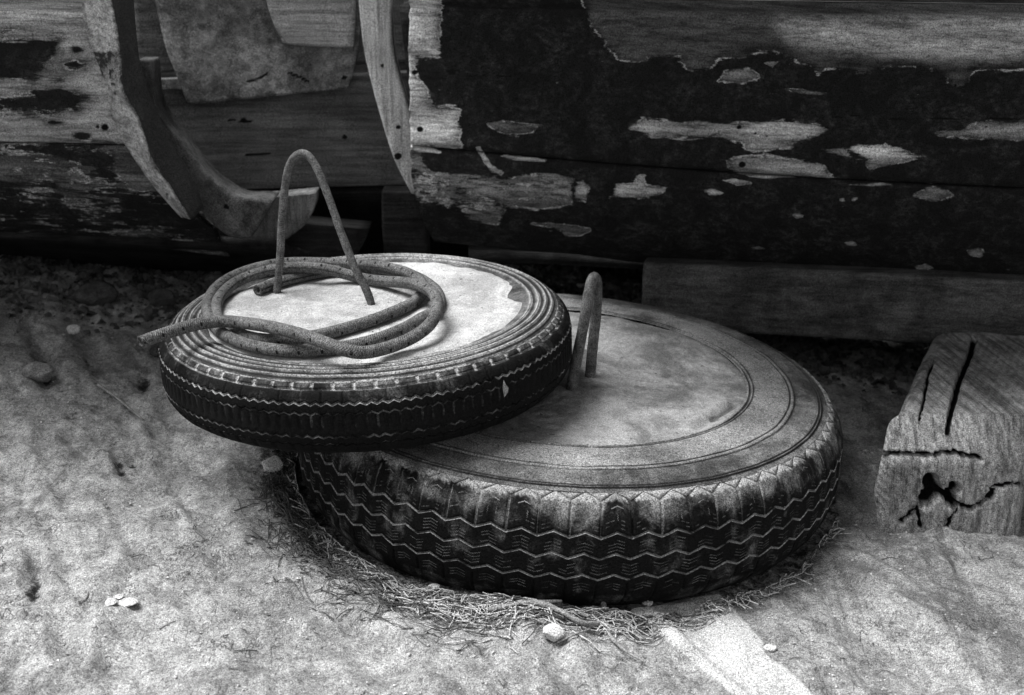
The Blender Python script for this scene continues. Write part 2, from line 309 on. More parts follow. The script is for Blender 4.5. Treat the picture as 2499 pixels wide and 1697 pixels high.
gx, gy = axis(-.85, 1.0, .0048, 120), axis(1.15, 2.75, .0048, 120)
X, Y = np.meshgrid(gx, gy, indexing='ij'); Z = ground_z(X, Y); PG = pix(np.stack([X, Y, Z], -1)).reshape(-1, 2)
near = ((Y > .9) & (Y < 5) & (np.abs(X) < 3)).ravel()
dark = np.zeros(X.size); pale = np.zeros(X.size); dz = np.zeros(X.size)
for cx, cy, rx, ry, dp in [(288, 1128, 16, 13, .008), (322, 1128, 15, 12, .01), (296, 1146, 14, 12, .012), (262, 1160, 9, 8, .006), (380, 1063, 60, 9, .006), (95, 1278, 20, 12, .006),
        (132, 1314, 16, 7, .004), (80, 1420, 26, 46, .02), (318, 1234, 14, 5, .003), (376, 1268, 8, 6, .003), (372, 1292, 8, 6, .003), (484, 1312, 8, 4, .002), (470, 1468, 16, 4, .003), (600, 1405, 8, 5, .002),
        (318, 1583, 8, 4, .002), (248, 1466, 8, 5, .003), (760, 1396, 12, 8, .004), (735, 1418, 8, 5, .003), (348, 925, 22, 26, .02), (175, 1010, 30, 12, .008), (110, 900, 20, 45, .02), (240, 1000, 14, 10, .006)]:
    s = sd_ell(PG, cx, cy, rx * 1.5, ry * 1.5) / min(rx, ry) / 1.5; dark = np.maximum(dark, np.clip(s * 1.2, 0, 1) * near * (.95 if dp > .007 else .6)); dz -= dp * np.clip(s, 0, 1) * near
for pts, wd in [([(140, 1395), (175, 1440), (190, 1470)], 5), ([(1945, 1380), (1968, 1396), (1990, 1400), (2012, 1392)], 6), ([(1500, 1650), (1512, 1606), (1530, 1612), (1560, 1640)], 3),
        ([(268, 1510), (292, 1556), (320, 1590)], 4), ([(242, 1203), (282, 1262), (320, 1345), (338, 1390)], 12), ([(448, 1120), (520, 1180)], 8), ([(500, 1350), (560, 1408)], 5), ([(2010, 1455), (2060, 1540), (2070, 1570)], 9),
        ([(770, 1290), (700, 1260), (640, 1210)], 4), ([(150, 1560), (190, 1600), (230, 1660)], 12), ([(700, 1420), (720, 1460)], 5), ([(385, 1250), (410, 1245)], 4), ([(130, 930), (180, 980), (260, 990)], 8), ([(205, 870), (250, 950), (330, 1010)], 8)]:
    d = d_line(PG, pts); dark = np.maximum(dark, np.clip(1 - d / (wd + 6) / 1.3, 0, 1) * (.62 if wd < 10 else .72) * near); dz -= .004 * np.clip(1 - d / wd / 1.6, 0, 1) * near
for poly, lv in [([(1531, 1493), (1585, 1484), (1655, 1466), (1757, 1450), (1800, 1500), (1862, 1568), (1866, 1596), (1930, 1640), (2010, 1720), (1810, 1720), (1678, 1613), (1637, 1579), (1585, 1538)], .5), ([(1531, 1493), (1585, 1484), (1650, 1540), (1720, 1610), (1850, 1720), (1810, 1720), (1678, 1613), (1585, 1538)], 1.0)]:
    s = sd_poly(PG, poly); v = np.clip(.5 + s / 20, 0, 1 if lv == 1 else .80) * near; pale = np.maximum(pale, v); dz += .004 * np.clip(.5 + s / 8, 0, 1) * near * lv
rt = np.hypot(X - TB[0], Y - TB[1]).ravel(); ang = np.arctan2(Y - TB[1], X - TB[0]).ravel()
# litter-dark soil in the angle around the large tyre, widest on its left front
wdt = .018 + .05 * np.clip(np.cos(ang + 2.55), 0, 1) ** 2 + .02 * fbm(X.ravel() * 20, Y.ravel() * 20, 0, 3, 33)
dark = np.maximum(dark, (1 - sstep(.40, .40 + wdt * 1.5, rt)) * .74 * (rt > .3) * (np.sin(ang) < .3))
Zf = Z.ravel() + dz
A_ = (X * GD[0] + Y * GD[1]).ravel(); B_ = (-X * GD[1] + Y * GD[0]).ravel()
streak = np.clip(fbm(B_ * 24, A_ * 3.2, 0, 4, 91) * 1.5 - .05, 0, 1) * (.45 + .8 * np.clip(fbm(X.ravel() * 4, Y.ravel() * 4, 0, 2, 92) + .3, 0, 1)) + .35 * np.clip(fbm(X.ravel() * 16, Y.ravel() * 16, 0, 4, 93) * 1.6, 0, 1)
ground = mesh('ground', np.stack([X.ravel(), Y.ravel(), Zf], -1), grid_faces(len(gx), len(gy)), mat_ground(), attrs={'dark': dark, 'pale': pale, 'streak': streak * (1 - pale)}, origin=(0, 0, 0))
tag(ground, 'pale dusty earth and scraped rock under the tyres and boats', kind='structure')

# ------------------------------------------------------------------ tyres
def tyre_root(name, c, tx, ty, label):
    e = empty(name, c, label, 'tyre'); n = np.array([math.sin(ty), -math.sin(tx), 1.0]); n /= np.linalg.norm(n); a = np.array([1, 0, 0.]); a -= n * a.dot(n); a /= np.linalg.norm(a); b = np.cross(n, a)
    M = np.stack([a, b, n], 1); e.rotation_euler = Matrix(M.tolist()).to_euler(); return e, M, np.array(c, float)
def prof(pts, z): pts = sorted(pts, key=lambda p: p[1]); return np.interp(z, [p[1] for p in pts], [p[0] for p in pts])
def ring_mesh(name, rows, th, mat, root, dust, wobble=.0012, seed=0):
    """rows: array (nth, nrow, 2) of radius, height"""
    R, Zr = rows[..., 0], rows[..., 1]; c, s = np.cos(th)[:, None], np.sin(th)[:, None]
    nz = fbm(c * 9 + 0 * R, s * 9 + 0 * R, Zr * 25, 4, seed); R = R + wobble * nz
    V = np.stack([R * c, R * s, Zr], -1); F = grid_faces(len(th), R.shape[1], True)
    return mesh(name, V, F, mat, root, local=True, attrs={'dust': dust}), V

# --- large tyre
BIG, MB, CB = tyre_root('tyre_weight', TB, math.radians(.936), math.radians(3.515), 'larger worn tyre lying flat on the ground, its middle filled with dusty grey concrete')
P_BIG = [(.372, .1345), (.378, .131), (.384, .126), (.390, .119), (.396, .108), (.400, .094), (.402, .066), (.401, .038), (.397, .016), (.390, .002), (.380, -.012), (.355, -.03)]
NP = 68; cols = np.array([0, .02, .05, .1, .17, .25, .33, .40, .45, .48, .5, .52, .55, .60, .67, .75, .83, .9, .95, .98])   # valley at 0, peak at .5
th = ((np.arange(NP)[:, None] + cols[None]) / NP * 2 * PI).ravel(); fc = np.tile(cols, NP); tri = 1 - 4 * np.abs(((fc + .5) % 1) - .5); tri = 1 - np.abs(fc - .5) * 4      # -1 at valley, 1 at peak
def zz(levels, gw, dep):
    rows = []
    for a, b, kind in levels:
        rows += [(z, 0, kind) for z in np.linspace(a, b, 7)]
    return rows
# row list: (height, groove depth, zigzag weight, band id)
gw = .0012; rows = [(.1345, 0, 0, 0), (.1330, 0, .3, 0), (.1316, .0, .8, 0), (.1310, .0022, 1, 0), (.1304, .0022, 1, 0), (.1298, -.0012, 1, 1), (.1275, -.0012, 1, 1)]
def band(a, b, n, bid, wa=1, wb=1): return [(z, -.0006, wa + (wb - wa) * i / (n - 1), bid) for i, z in enumerate(np.linspace(a, b, n))]
def groove(z, wt=1, d=.0045): return [(z + gw * .7, d, wt, -1), (z - gw * .6, d, wt, -1), (z - gw * .8, -.0006, wt, -1)]
rows += band(.124, .093 + gw, 12, 1) + groove(.0925) + band(.092 - gw * 1.1, .0665 + gw, 9, 2) + groove(.066) + band(.0655 - gw * 1.1, .0385 + gw, 9, 3) + groove(.038) + band(.0375 - gw * 1.1, .006, 10, 4, 1, .3) + [(-.004, 0, 0, 4), (-.014, 0, 0, 4), (-.03, 0, 0, 4)]
nth = len(th); H = np.array([r[0] for r in rows]); D = np.array([r[1] for r in rows]); W = np.array([r[2] for r in rows]); BI = np.array([r[3] for r in rows])
AMP = .0038; ZR = H[None] + AMP * W[None] * tri[:, None]
RR = prof(P_BIG, ZR) - D[None]
pn = np.repeat(np.arange(NP), len(cols)); vv = np.minimum(fc, 1 - fc)      # distance from valley in periods
wide = (_h(pn, pn * 0, pn * 0, 5) > .35)
cross = ((BI == 1)[None] & (vv < .03 + .02 * wide)[:, None] & (ZR < .1262)).astype(float)
RR = RR - cross * .0030
foot = ((BI == 4)[None] & (vv < .05)[:, None] & (H < .03)[None]); RR = RR - foot * .002
ptch0 = fbm(np.cos(th)[:, None] * 30 + 0 * ZR, np.sin(th)[:, None] * 30 + 0 * ZR, ZR * 60, 3, 48)
dust = np.zeros_like(RR); dust += np.where(BI == -1, 1, 0)[None] * np.clip(.62 + .7 * ptch0, 0, .95); dust += cross * (.12 + .5 * np.clip(_h(pn, pn * 0, pn * 0, 9)[:, None] + .5 * ptch0 - .35, 0, 1))
edge = np.clip((ZR - .098) / .035, 0, 1); ptch = fbm(np.cos(th)[:, None] * 7 + 0 * ZR, np.sin(th)[:, None] * 7 + 0 * ZR, ZR * 30, 3, 8)
dust += .30 * edge + .30 * edge * ptch + np.where(ZR > .1285, .35, 0); dust += .24 + .16 * ptch + .35 * np.clip(ptch0, 0, 1)
dust = np.where(((BI == 4) & (H < .012))[None], dust + .12, dust)
m_rub = mat_rubber('worn rubber tread', .30)
mesh_kw = {}
ring_mesh('tread', np.stack([RR, ZR], -1), th, m_rub, BIG, np.clip(dust, 0, 1), .0011, 4)
# fine wavy sipes cut in the tread ribs, filled with pale dust
SV, SF = [], []
def sipe(tc, z, half, wave, ph, wd=.0008, vertical=False):
    wd *= .62; n = 19; t = np.linspace(-1, 1, n); base = len(SV)
    if not vertical: a = tc + t * half; zc = z + wave * np.sin(t * PI * 4.5 + ph)
    else: a = tc + wave / .4 * np.sin(t * PI * 3 + ph); zc = z + t * half * .4
    tt = (a * NP / (2 * PI)) % 1; zig = AMP * (1 - np.abs(tt - .5) * 4)
    for i in range(n):
        for sg in (-1, 1):
            zq = zc[i] + zig[i] * .8 + (0 if vertical else sg * wd / 2); aq = a[i] + (sg * wd / 2 / .4 if vertical else 0); r = prof(P_BIG, zq) + .0020 + .0011
            SV.append((r * math.cos(aq), r * math.sin(aq), zq))
        if i: SF.append([base + 2 * i - 2, base + 2 * i, base + 2 * i + 1, base + 2 * i - 1])
per = 2 * PI / NP
for i in range(NP):
    a0 = i * per
    if math.sin(a0 + per / 2) > .35: continue
    for zc, cen, nr in ((.079, .5, 4), (.052, 0., 4), (.024, .5, 3)):
        for q in range(nr):
            for hh in (-.13, .13):
                if random.random() < .2: continue
                sipe(a0 + (cen + hh) * per, zc + (q - (nr - 1) / 2) * .0040 + random.uniform(-.0003, .0003), per * random.uniform(.10, .15), .0006, random.uniform(0, 6), random.uniform(.0006, .0010))
    for q in range(3):
        for hh in (.17, .33, .67, .83):
            if random.random() < .4: continue
            sipe(a0 + hh * per, .100 + q * .0045, per * .06, .0006, random.uniform(0, 6), .0008)
    sipe(a0 + .5 * per, .1215, per * .2, .0002, 1.6, .0014)
    for hh in (.36, .5, .64):
        if random.random() < .5: sipe(a0 + hh * per, .111, per * .10, .0007, random.uniform(0, 6), .0008, True)
sp = mesh('sipes', np.array(SV), SF, mat_simple('dust in sipes', .02, .20, 55, .95), BIG, local=True); sp['kind'] = 'stuff'
# sidewall and its rings
def lathe(name, pts, mat, root, nth=420, dust=None, seed=0, amp=.0008, rw=.0006, dn=None):
    rr = np.array([p[0] for p in pts]); zz_ = np.array([p[1] for p in pts]); t = np.arange(nth) / nth * 2 * PI
    R = rr[None] + rw * fbm(np.cos(t)[:, None] * 6 + 0 * rr, np.sin(t)[:, None] * 6 + 0 * rr, rr[None] * 30, 3, seed); x, y = R * np.cos(t)[:, None], R * np.sin(t)[:, None]
    Zq = zz_[None] + amp * fbm(x * 22, y * 22, 0, 4, seed + 3)
    V = np.stack([x, y, Zq], -1); dd = (dn(x, y) if dn else np.zeros_like(x)) + (np.array(dust)[None] if dust is not None else 0)
    return mesh(name, V, grid_faces(nth, len(pts), True), mat, root, local=True, attrs={'dust': dd, 'dark': np.zeros(dd.size)})
def sidewall_pts(keys, grooves, ridges, n=140):
    r = np.linspace(keys[0][0], keys[-1][0], n); ex = [g + s * k for g, w_, d in grooves + ridges for s in (-1, 1) for k in (w_ * .35, w_ * .5, w_)] + [g for g, _, _ in grooves + ridges]
    r = np.unique(np.concatenate([r, [e for e in ex if keys[0][0] < e < keys[-1][0]]])); z = np.interp(r, [k[0] for k in keys], [k[1] for k in keys])
    for g, w_, d in grooves: z -= d * (1 - sstep(.4 * w_, w_, np.abs(r - g)))
    for g, w_, d in ridges: z += d * (1 - sstep(.3 * w_, w_, np.abs(r - g)))
    return list(zip(r, z))
m_side_big = mat_rubber('dusty sidewall rubber', .24, .03)
k1 = [(.262, .1440), (.268, .1452), (.285, .1462), (.300, .1455), (.318, .1440), (.327, .1425), (.345, .1412), (.360, .1385), (.367, .1365), (.3735, .1340)]
gr = [(.267, .0022, .0025), (.2715, .0012, .0008), (.322, .0012, .0010), (.329, .0016, .0016), (.3625, .0012, .0012), (.3665, .0012, .0016)]
pts = sidewall_pts(k1, gr, [(.3255, .002, .0006), (.3645, .0012, .0006)])
dd = [.74 - .45 * max(math.exp(-((r - g) / .0013) ** 2) for g, _, _ in gr) - (.20 if r > .33 else 0) for r, z in pts]
lathe('sidewall', pts, m_side_big, BIG, 480, dd, 5, .0011, .0009, lambda x, y: .40 * fbm(x * 9, y * 9, 0, 4, 44))
lathe('lower_sidewall', [(.357, -.029), (.33, -.036), (.27, -.036), (.0, -.034)][::-1], m_side_big, BIG, 120)
def disc(name, R0, zf, mat, root, nr=90, nth=300, darkf=None, edge=None):
    t = np.arange(nth) / nth * 2 * PI; q = np.concatenate([[.004], np.linspace(.02, 1, nr)]); Re = edge(t) if edge is not None else R0 * np.ones(nth)
    R = Re[:, None] * q[None]; x, y = R * np.cos(t)[:, None], R * np.sin(t)[:, None]; z = zf(x, y, q[None] * np.ones_like(R))
    V = np.stack([x, y, z], -1); F = grid_faces(nth, len(q), True).tolist(); F.append([i * len(q) for i in range(nth)])
    return mesh(name, V, F, mat, root, local=True, attrs={'dark': darkf(x, y, q[None] * np.ones_like(R)) if darkf else np.zeros(x.size), 'dust': np.zeros(x.size)})
def to_local(M, c, P): return (np.asarray(P) - c) @ M
def tyre_px(M, c, px, py, h):      # a pixel on the tyre's plane at height h, in tyre coordinates
    n = M[:, 2]; return to_local(M, c, on_plane(px, py, c + n * h, n))
m_cb = mat_concrete('old grey concrete', .12, .31, .5)
hp = tyre_px(MB, CB, 1780 + 20, 995, .145)
gash = [tyre_px(MB, CB, x, y, .145)[:2] for x, y in ((1705, 1040), (1740, 1015), (1765, 1000), (1790, 985))]
spots = [tyre_px(MB, CB, x, y, .145)[:2] for x, y in ((1456, 943), (1484, 963), (1610, 1043), (1500, 1065), (1535, 900), (1360, 1000), (1650, 1000), (1560, 960))]
def zb(x, y, q):
    z = .1440 + .0035 * fbm(x * 9, y * 9, 0, 4, 61) + .0007 * fbm(x * 60, y * 60, 0, 3, 62) - .003 * q ** 2
    P = np.stack([x.ravel(), y.ravel()], -1); d = d_line(P, gash).reshape(x.shape); z = z - .004 * (1 - sstep(0, .009, d)) + .0025 * np.exp(-((d - .016) / .006) ** 2)
    return z + .0012 * fbm(x * 160, y * 160, 0, 2, 65)
def db(x, y, q):
    P = np.stack([x.ravel(), y.ravel()], -1); d = d_line(P, gash[1:]); v = np.clip(1.1 - d / .007, 0, 1)
    for s in spots: v = np.maximum(v, np.clip(1 - np.hypot(*(P - s).T) / .009, 0, 1) * .6)
    return np.maximum(v, .65 * sstep(.975, 1, q.ravel())) + .12 * np.clip(fbm(x.ravel() * 8, y.ravel() * 8, 0, 3, 70), 0, 1)
disc('concrete_fill', .2655, zb, m_cb, BIG, 110, 360, db)
m_rod = mat_simple('rusty steel rod', .05, .13, 90, .75, .0012, .35)
def rod(name, pts, r, root, M, c, m=60, seed=0):
    P, s = spline([to_local(M, c, p) for p in pts], m); rr = r * (1 + .07 * fbm(s * 60, 0 * s, 0, 3, seed)); V, F, a = tube(P, rr, 14); V = V + .0005 * np.stack([fbm(V[:, 0] * 300, V[:, 1] * 300, V[:, 2] * 300, 2, seed + q) for q in range(3)], -1)
    return mesh(name, V, F, m_rod, root, local=True)
nB = MB[:, 2]; b1 = on_plane(1395, 945, CB + nB * .146, nB); b2 = on_plane(1441, 912, CB + nB * .146, nB)
def bpt(px, py, f): b = b1 + (b2 - b1) * f; return on_y(px, py, b[1])
rod('lifting_hoop', [b1 - nB * .02, bpt(1398, 930, 0), bpt(1403, 900, 0), bpt(1412, 855, .0), bpt(1422, 805, .03), bpt(1431, 755, .08), bpt(1438, 712, .18), bpt(1444, 686, .32), bpt(1450, 677, .5), bpt(1455, 688, .7), bpt(1457, 725, .88), bpt(1453, 780, 1), bpt(1447, 840, 1), bpt(1442, 895, 1), b2 - nB * .02], .0075, BIG, MB, CB, 80, 3)

# the old tyre is out of round: its left side is pressed in
def dent(x): return np.where(x < -.1, .034 * (np.clip(-.1 - x, 0, None) / .3) ** 2, 0)
for o in BIG.children:
    co = np.empty(len(o.data.vertices) * 3); o.data.vertices.foreach_get('co', co); co = co.reshape(-1, 3); co[:, 0] += dent(co[:, 0]); o.data.vertices.foreach_set('co', co.ravel()); o.data.update()
# --- small tyre on top
SML, MS, CS = tyre_root('tyre_weight', (-.1914, 1.6908, .168), math.radians(1.106), math.radians(-2.05), 'smaller tyre filled with white concrete, lying on the larger one under a coiled hose')
P_SML = [(.2535, .0885), (.2585, .0850), (.263, .0805), (.2675, .0755), (.2715, .0680), (.2728, .0600), (.2732, .0500), (.2730, .0260), (.2705, .0140), (.266, .0060), (.258, -.0010), (.24, -.004)]
NS = 66; c1 = np.array([0, .045, .12, .25, .38, .455, .5, .545, .62, .75, .88, .955]); th = ((np.arange(NS)[:, None] + c1[None]) / NS * 2 * PI).ravel(); fc = np.tile(c1, NS)
f2 = (fc * 2) % 1; tri = 1 - np.abs(f2 - .5) * 4
gw = .0011
rows = [(.0885, .0, 0, 0), (.0874, .0, 0, 0), (.0868, -.0008, 0, 1), (.0855, -.001, 0, 1), (.084, -.001, 0, 1), (.0826, -.001, 0, 1), (.0818, .0024, 0, -1), (.0802, .0024, 0, -1)]
rows += [(z, -.0006, wt, 2) for z, wt in ((.0796, 0), (.078, .1), (.0755, .4), (.073, .7), (.071, .9), (.0688, 1))] + [(.0684, .004, 1, -1), (.0664, .004, 1, -1), (.0661, -.0004, 1, -1)]
rows += [(z, -.0004, 1, 3) for z in (.0651, .0638, .062, .060, .058, .0563)] + [(.0560, .0028, 1, -2), (.0545, .0028, 1, -2), (.0543, -.0002, 1, -2)]
rows += [(z, -.0002, 1, 4) for z in (.0534, .051, .048, .045, .042, .039, .035, .031, .0275)] + [(.0270, .0028, 1, -2), (.0254, .0028, 1, -2), (.0252, -.0004, 1, -2)] + [(z, -.0004, 1, 5) for z in (.0242, .022, .019, .0165)] + [(.0160, .0026, 1, -2), (.0150, .0026, .9, -2)]
rows += [(z, -.0002, .5, 6) for z in (.0144, .012, .009, .006)] + [(.003, 0, 0, 7), (0, 0, 0, 7), (-.003, 0, 0, 7), (-.004, 0, 0, 7)]
H = np.array([r[0] for r in rows]); D = np.array([r[1] for r in rows]); W = np.array([r[2] for r in rows]); BI = np.array([r[3] for r in rows]); A2 = .0017
ZR = H[None] + A2 * W[None] * tri[:, None]; RR = prof(P_SML, ZR) - D[None]
dv0 = np.minimum(fc, 1 - fc)[:, None]; dv5 = np.abs(fc - .5)[:, None]
x1 = ((BI == 1)[None] & (dv0 < .05)); x2 = ((BI == 2)[None] & (dv5 < .04)); x3 = ((BI == 6)[None] & (dv0 < .05)); RR = RR - x1 * .003 - x2 * .0028 - x3 * .002
sc4 = ((BI == 4) & (H > .038))[None] & (np.minimum(f2, 1 - f2)[:, None] < .10); RR = RR - sc4 * .0014; x5 = ((BI == 3) | (BI == 5))[None] & (np.minimum(f2, 1 - f2)[:, None] < .06); RR = RR - x5 * .0004
dust = np.zeros_like(RR); dust += (np.where(BI == -1, .85, 0)[None] + np.where(BI == -2, .50, 0)[None]) * np.clip(.9 + .8 * fbm(np.cos(th)[:, None] * 22 + 0 * ZR, np.sin(th)[:, None] * 22 + 0 * ZR, ZR * 60, 3, 19), .2, 1.2) + x1 * .5 + x2 * .1 + sc4 * .3
pt = fbm(np.cos(th)[:, None] * 9 + 0 * ZR, np.sin(th)[:, None] * 9 + 0 * ZR, ZR * 40, 3, 18)
dust += np.where(BI == 0, .75, 0)[None] + np.where(BI == 1, .42, 0)[None] + np.where(BI == 2, .26, 0)[None] + np.where(BI == 3, .12, 0)[None] + .04 + .14 * pt
ring_mesh('tread', np.stack([RR, ZR], -1), th, m_rub, SML, np.clip(dust, 0, 1), .0009, 14)
m_side = mat_rubber('dusty ribbed sidewall', .30, .025)
k2 = [(.172, .0900), (.205, .0915), (.213, .0935), (.222, .0950), (.232, .0952), (.241, .0945), (.249, .0915), (.2545, .0880)]
rg = [(.2195, .0016, .0015), (.2300, .0016, .0016), (.2395, .0018, .0018), (.2475, .0014, .0010)]; gr2 = [(.2245, .0018, .0008), (.2352, .0018, .001), (.2440, .0018, .001), (.2515, .0012, .0010)]
pts = sidewall_pts(k2, gr2, rg, 110)
dd = [.40 + .34 * max(math.exp(-((r - g) / .0017) ** 2) for g, _, _ in rg) - .25 * max(math.exp(-((r - g) / .0016) ** 2) for g, _, _ in gr2) for r, z in pts]
lathe('sidewall', pts, m_side, SML, 420, dd, 25, .0006, .0006, lambda x, y: .22 * fbm(x * 14, y * 14, 0, 3, 45) + .22 * sstep(.05, -.2, x) * 0 + .12)
lathe('lower_sidewall', [(.244, -.0035), (.235, -.002), (.215, .004), (.20, .010), (.0, .012)][::-1], m_side, SML, 160)
m_cs = mat_concrete('white concrete', .26, .42, .5)
def edge_s(t): return .2135 + .003 * fbm(np.cos(t) * 5, np.sin(t) * 5, 0, 4, 5) - .022 * np.exp(-((t - .15) / .16) ** 2) - .012 * np.clip(fbm(np.cos(t) * 9, np.sin(t) * 9, 0, 3, 6), 0, 1) * (np.cos(t) > .2) - .008 * np.exp(-((t - PI) / .5) ** 2)
stn = [tyre_px(MS, CS, x, y, .094)[:2] for x, y in ((1090, 700), (1125, 780), (1110, 705), (590, 735), (620, 720), (1240, 720), (1250, 745))]
def zs(x, y, q): return .0950 + .0022 * fbm(x * 10, y * 10, 0, 4, 81) + .0006 * fbm(x * 70, y * 70, 0, 3, 82) - .0035 * sstep(.94, 1, q)
def ds(x, y, q):
    P = np.stack([x.ravel(), y.ravel()], -1); v = np.zeros(len(P))
    for i, s in enumerate(stn): v = np.maximum(v, np.clip(1 - np.hypot((P[:, 0] - s[0]) / 1.8, P[:, 1] - s[1]) / .012, 0, 1) * .38)
    return v + .14 * sstep(.93, 1, q.ravel())
disc('concrete_fill', .212, zs, m_cs, SML, 90, 360, ds, edge_s)
nS = MS[:, 2]; s1 = on_plane(676, 716, CS + nS * .095, nS); s2 = on_plane(908, 742, CS + nS * .095, nS)
def spt(px, py, f): b = s1 + (s2 - s1) * f; return on_y(px, py, b[1])
rod('lifting_hoop', [s1 - nS * .015, spt(677, 705, 0), spt(683, 640, 0), spt(688, 540, 0), spt(694, 470, .01), spt(703, 415, .05), spt(718, 385, .12), spt(737, 374, .2), spt(757, 385, .3), spt(778, 420, .42), spt(805, 490, .58), spt(835, 575, .75), spt(867, 655, .9), spt(890, 700, .97), spt(905, 737, 1), s2 - nS * .015], .0054, SML, MS, CS, 100, 9)
# pale chip stuck in the tread
cp = to_local(MS, CS, on_y(1213, 968, 1.50)); cp = np.array([cp[0], cp[1], 0]); cp *= .2740 / np.hypot(cp[0], cp[1]); aC = math.atan2(cp[1], cp[0])
V, F = [], []
for ring_, (sc_, off) in enumerate(((1, 0), (.7, .0022))):
    for (u, v_) in ((-.004, .003), (-.002, .013), (.001, .006), (.005, .001), (.003, -.006), (-.002, -.010), (-.003, -.003)):
        a = aC + u * sc_ / .273; V.append(((.2735 + off) * math.cos(a), (.2735 + off) * math.sin(a), .050 + v_ * sc_))
n7 = 7; F = [[i, (i + 1) % n7, n7 + (i + 1) % n7, n7 + i] for i in range(n7)] + [[n7 + i for i in range(n7)]]
mesh('concrete_splash', V, F, m_cb, SML, local=True, smooth=False)

# ------------------------------------------------------------------ hose coiled on the small tyre
HR = .0078
def hz(X_, Y_, h): px, py = 300 + X_ / 2.545, 340 + Y_ / 2.545; return on_plane(px, py, CS + nS * (.0962 + HR + h * HR * 1.9), nS)
HP = [(835, 938, .0), (900, 912, 0), (1000, 880, 0), (1150, 845, 0), (1300, 818, 0), (1480, 805, 0), (1680, 815, 0), (1830, 860, 0), (1935, 930, 0), (1968, 1000, 0), (1935, 1070, 0), (1860, 1110, 0), (1740, 1178, 0), (1560, 1248, 0), (1344, 1296, 0), (1100, 1315, 0), (880, 1300, 0), (700, 1250, 0), (580, 1175, 0), (528, 1090, 0),
      (532, 1000, 0), (590, 915, .1), (700, 845, .2), (850, 795, .3), (1020, 768, .3), (1250, 768, .3), (1450, 778, .8), (1620, 795, 1.0), (1760, 830, 1.0), (1850, 885, .8), (1862, 945, .3), (1810, 1010, 0), (1700, 1066, 0), (1540, 1128, 0), (1350, 1185, 0), (1180, 1225, .1), (1000, 1245, .2), (830, 1240, .1), (690, 1195, .0),
      (600, 1125, 0), (578, 1050, 0), (610, 970, .1), (700, 890, .2), (830, 835, .6), (960, 805, 1.0), (1100, 795, 1.0), (1240, 805, .9), (1360, 832, .4), (1500, 868, 0), (1640, 884, .2), (1760, 892, .8), (1860, 915, 1.5), (1935, 970, 1.6), (1950, 1050, 1.4), (1910, 1145, 1.0), (1810, 1225, .5), (1660, 1290, .2), (1500, 1325, .5), (1380, 1310, 1.0),
      (1270, 1270, 1.3), (1150, 1228, 1.5), (1020, 1190, 1.7), (880, 1160, 1.5), (740, 1140, 1.3), (600, 1132, 1.2), (450, 1152, 1.2), (300, 1195, 1.2), (190, 1232, 1.1), (108, 1262, 1.0)]
hp, s = spline([hz(*p) for p in HP], 620)
V, F, a = tube(hp, HR, 20, hollow=.0045); ns = len(s); uv = np.zeros((len(V), 2)); uv[:20 * ns, 0] = np.repeat(np.arange(20) / 20, ns); uv[:20 * ns, 1] = np.tile(s, 20)
hose = mesh('hose', V, F, mat_hose(), uv=uv, origin=CS + nS * .096); tag(hose, 'grey braided hose looped three times on the white concrete of the upper tyre', 'hose')

# ------------------------------------------------------------------ right boat: dark flaking planks
def hy(x, z): return 2.15 + .17 * (.45 - x) - .03 * (z - .36) * (z > .36) - 1.45 * np.clip(z - .60, 0, .4) + (.075 * (np.clip((.36 - z) / .19, 0, 2)) ** 2)  # unseen upper side flared far forward to block light from above
def hit(px, py): return on_surf(px, py, hy)
RB = empty('wooden_boat', (.5, 2.6, .06), 'dark wooden boat hull behind the larger tyre, its paint flaking off to bare wood', 'boat')
edgeL = [hit(*p) for p in ((996, -60), (997, 103), (1000, 250), (1001, 358), (1004, 430), (1016, 490), (1034, 545), (1060, 592))]
eZ = np.array([p[2] for p in edgeL])[::-1]; eX = np.array([p[0] for p in edgeL])[::-1]
seam = [hit(*p) for p in ((1000, 356), (1215, 376), (1500, 402), (1750, 420), (2060, 440), (2420, 458))]; sX = [p[0] for p in seam]; sZ = [p[2] for p in seam]
bot = [hit(*p) for p in ((1060, 592), (1250, 614), (1411, 624), (1540, 642), (1960, 668), (2420, 692))]; bX = [p[0] for p in bot]; bZ = [p[2] for p in bot]
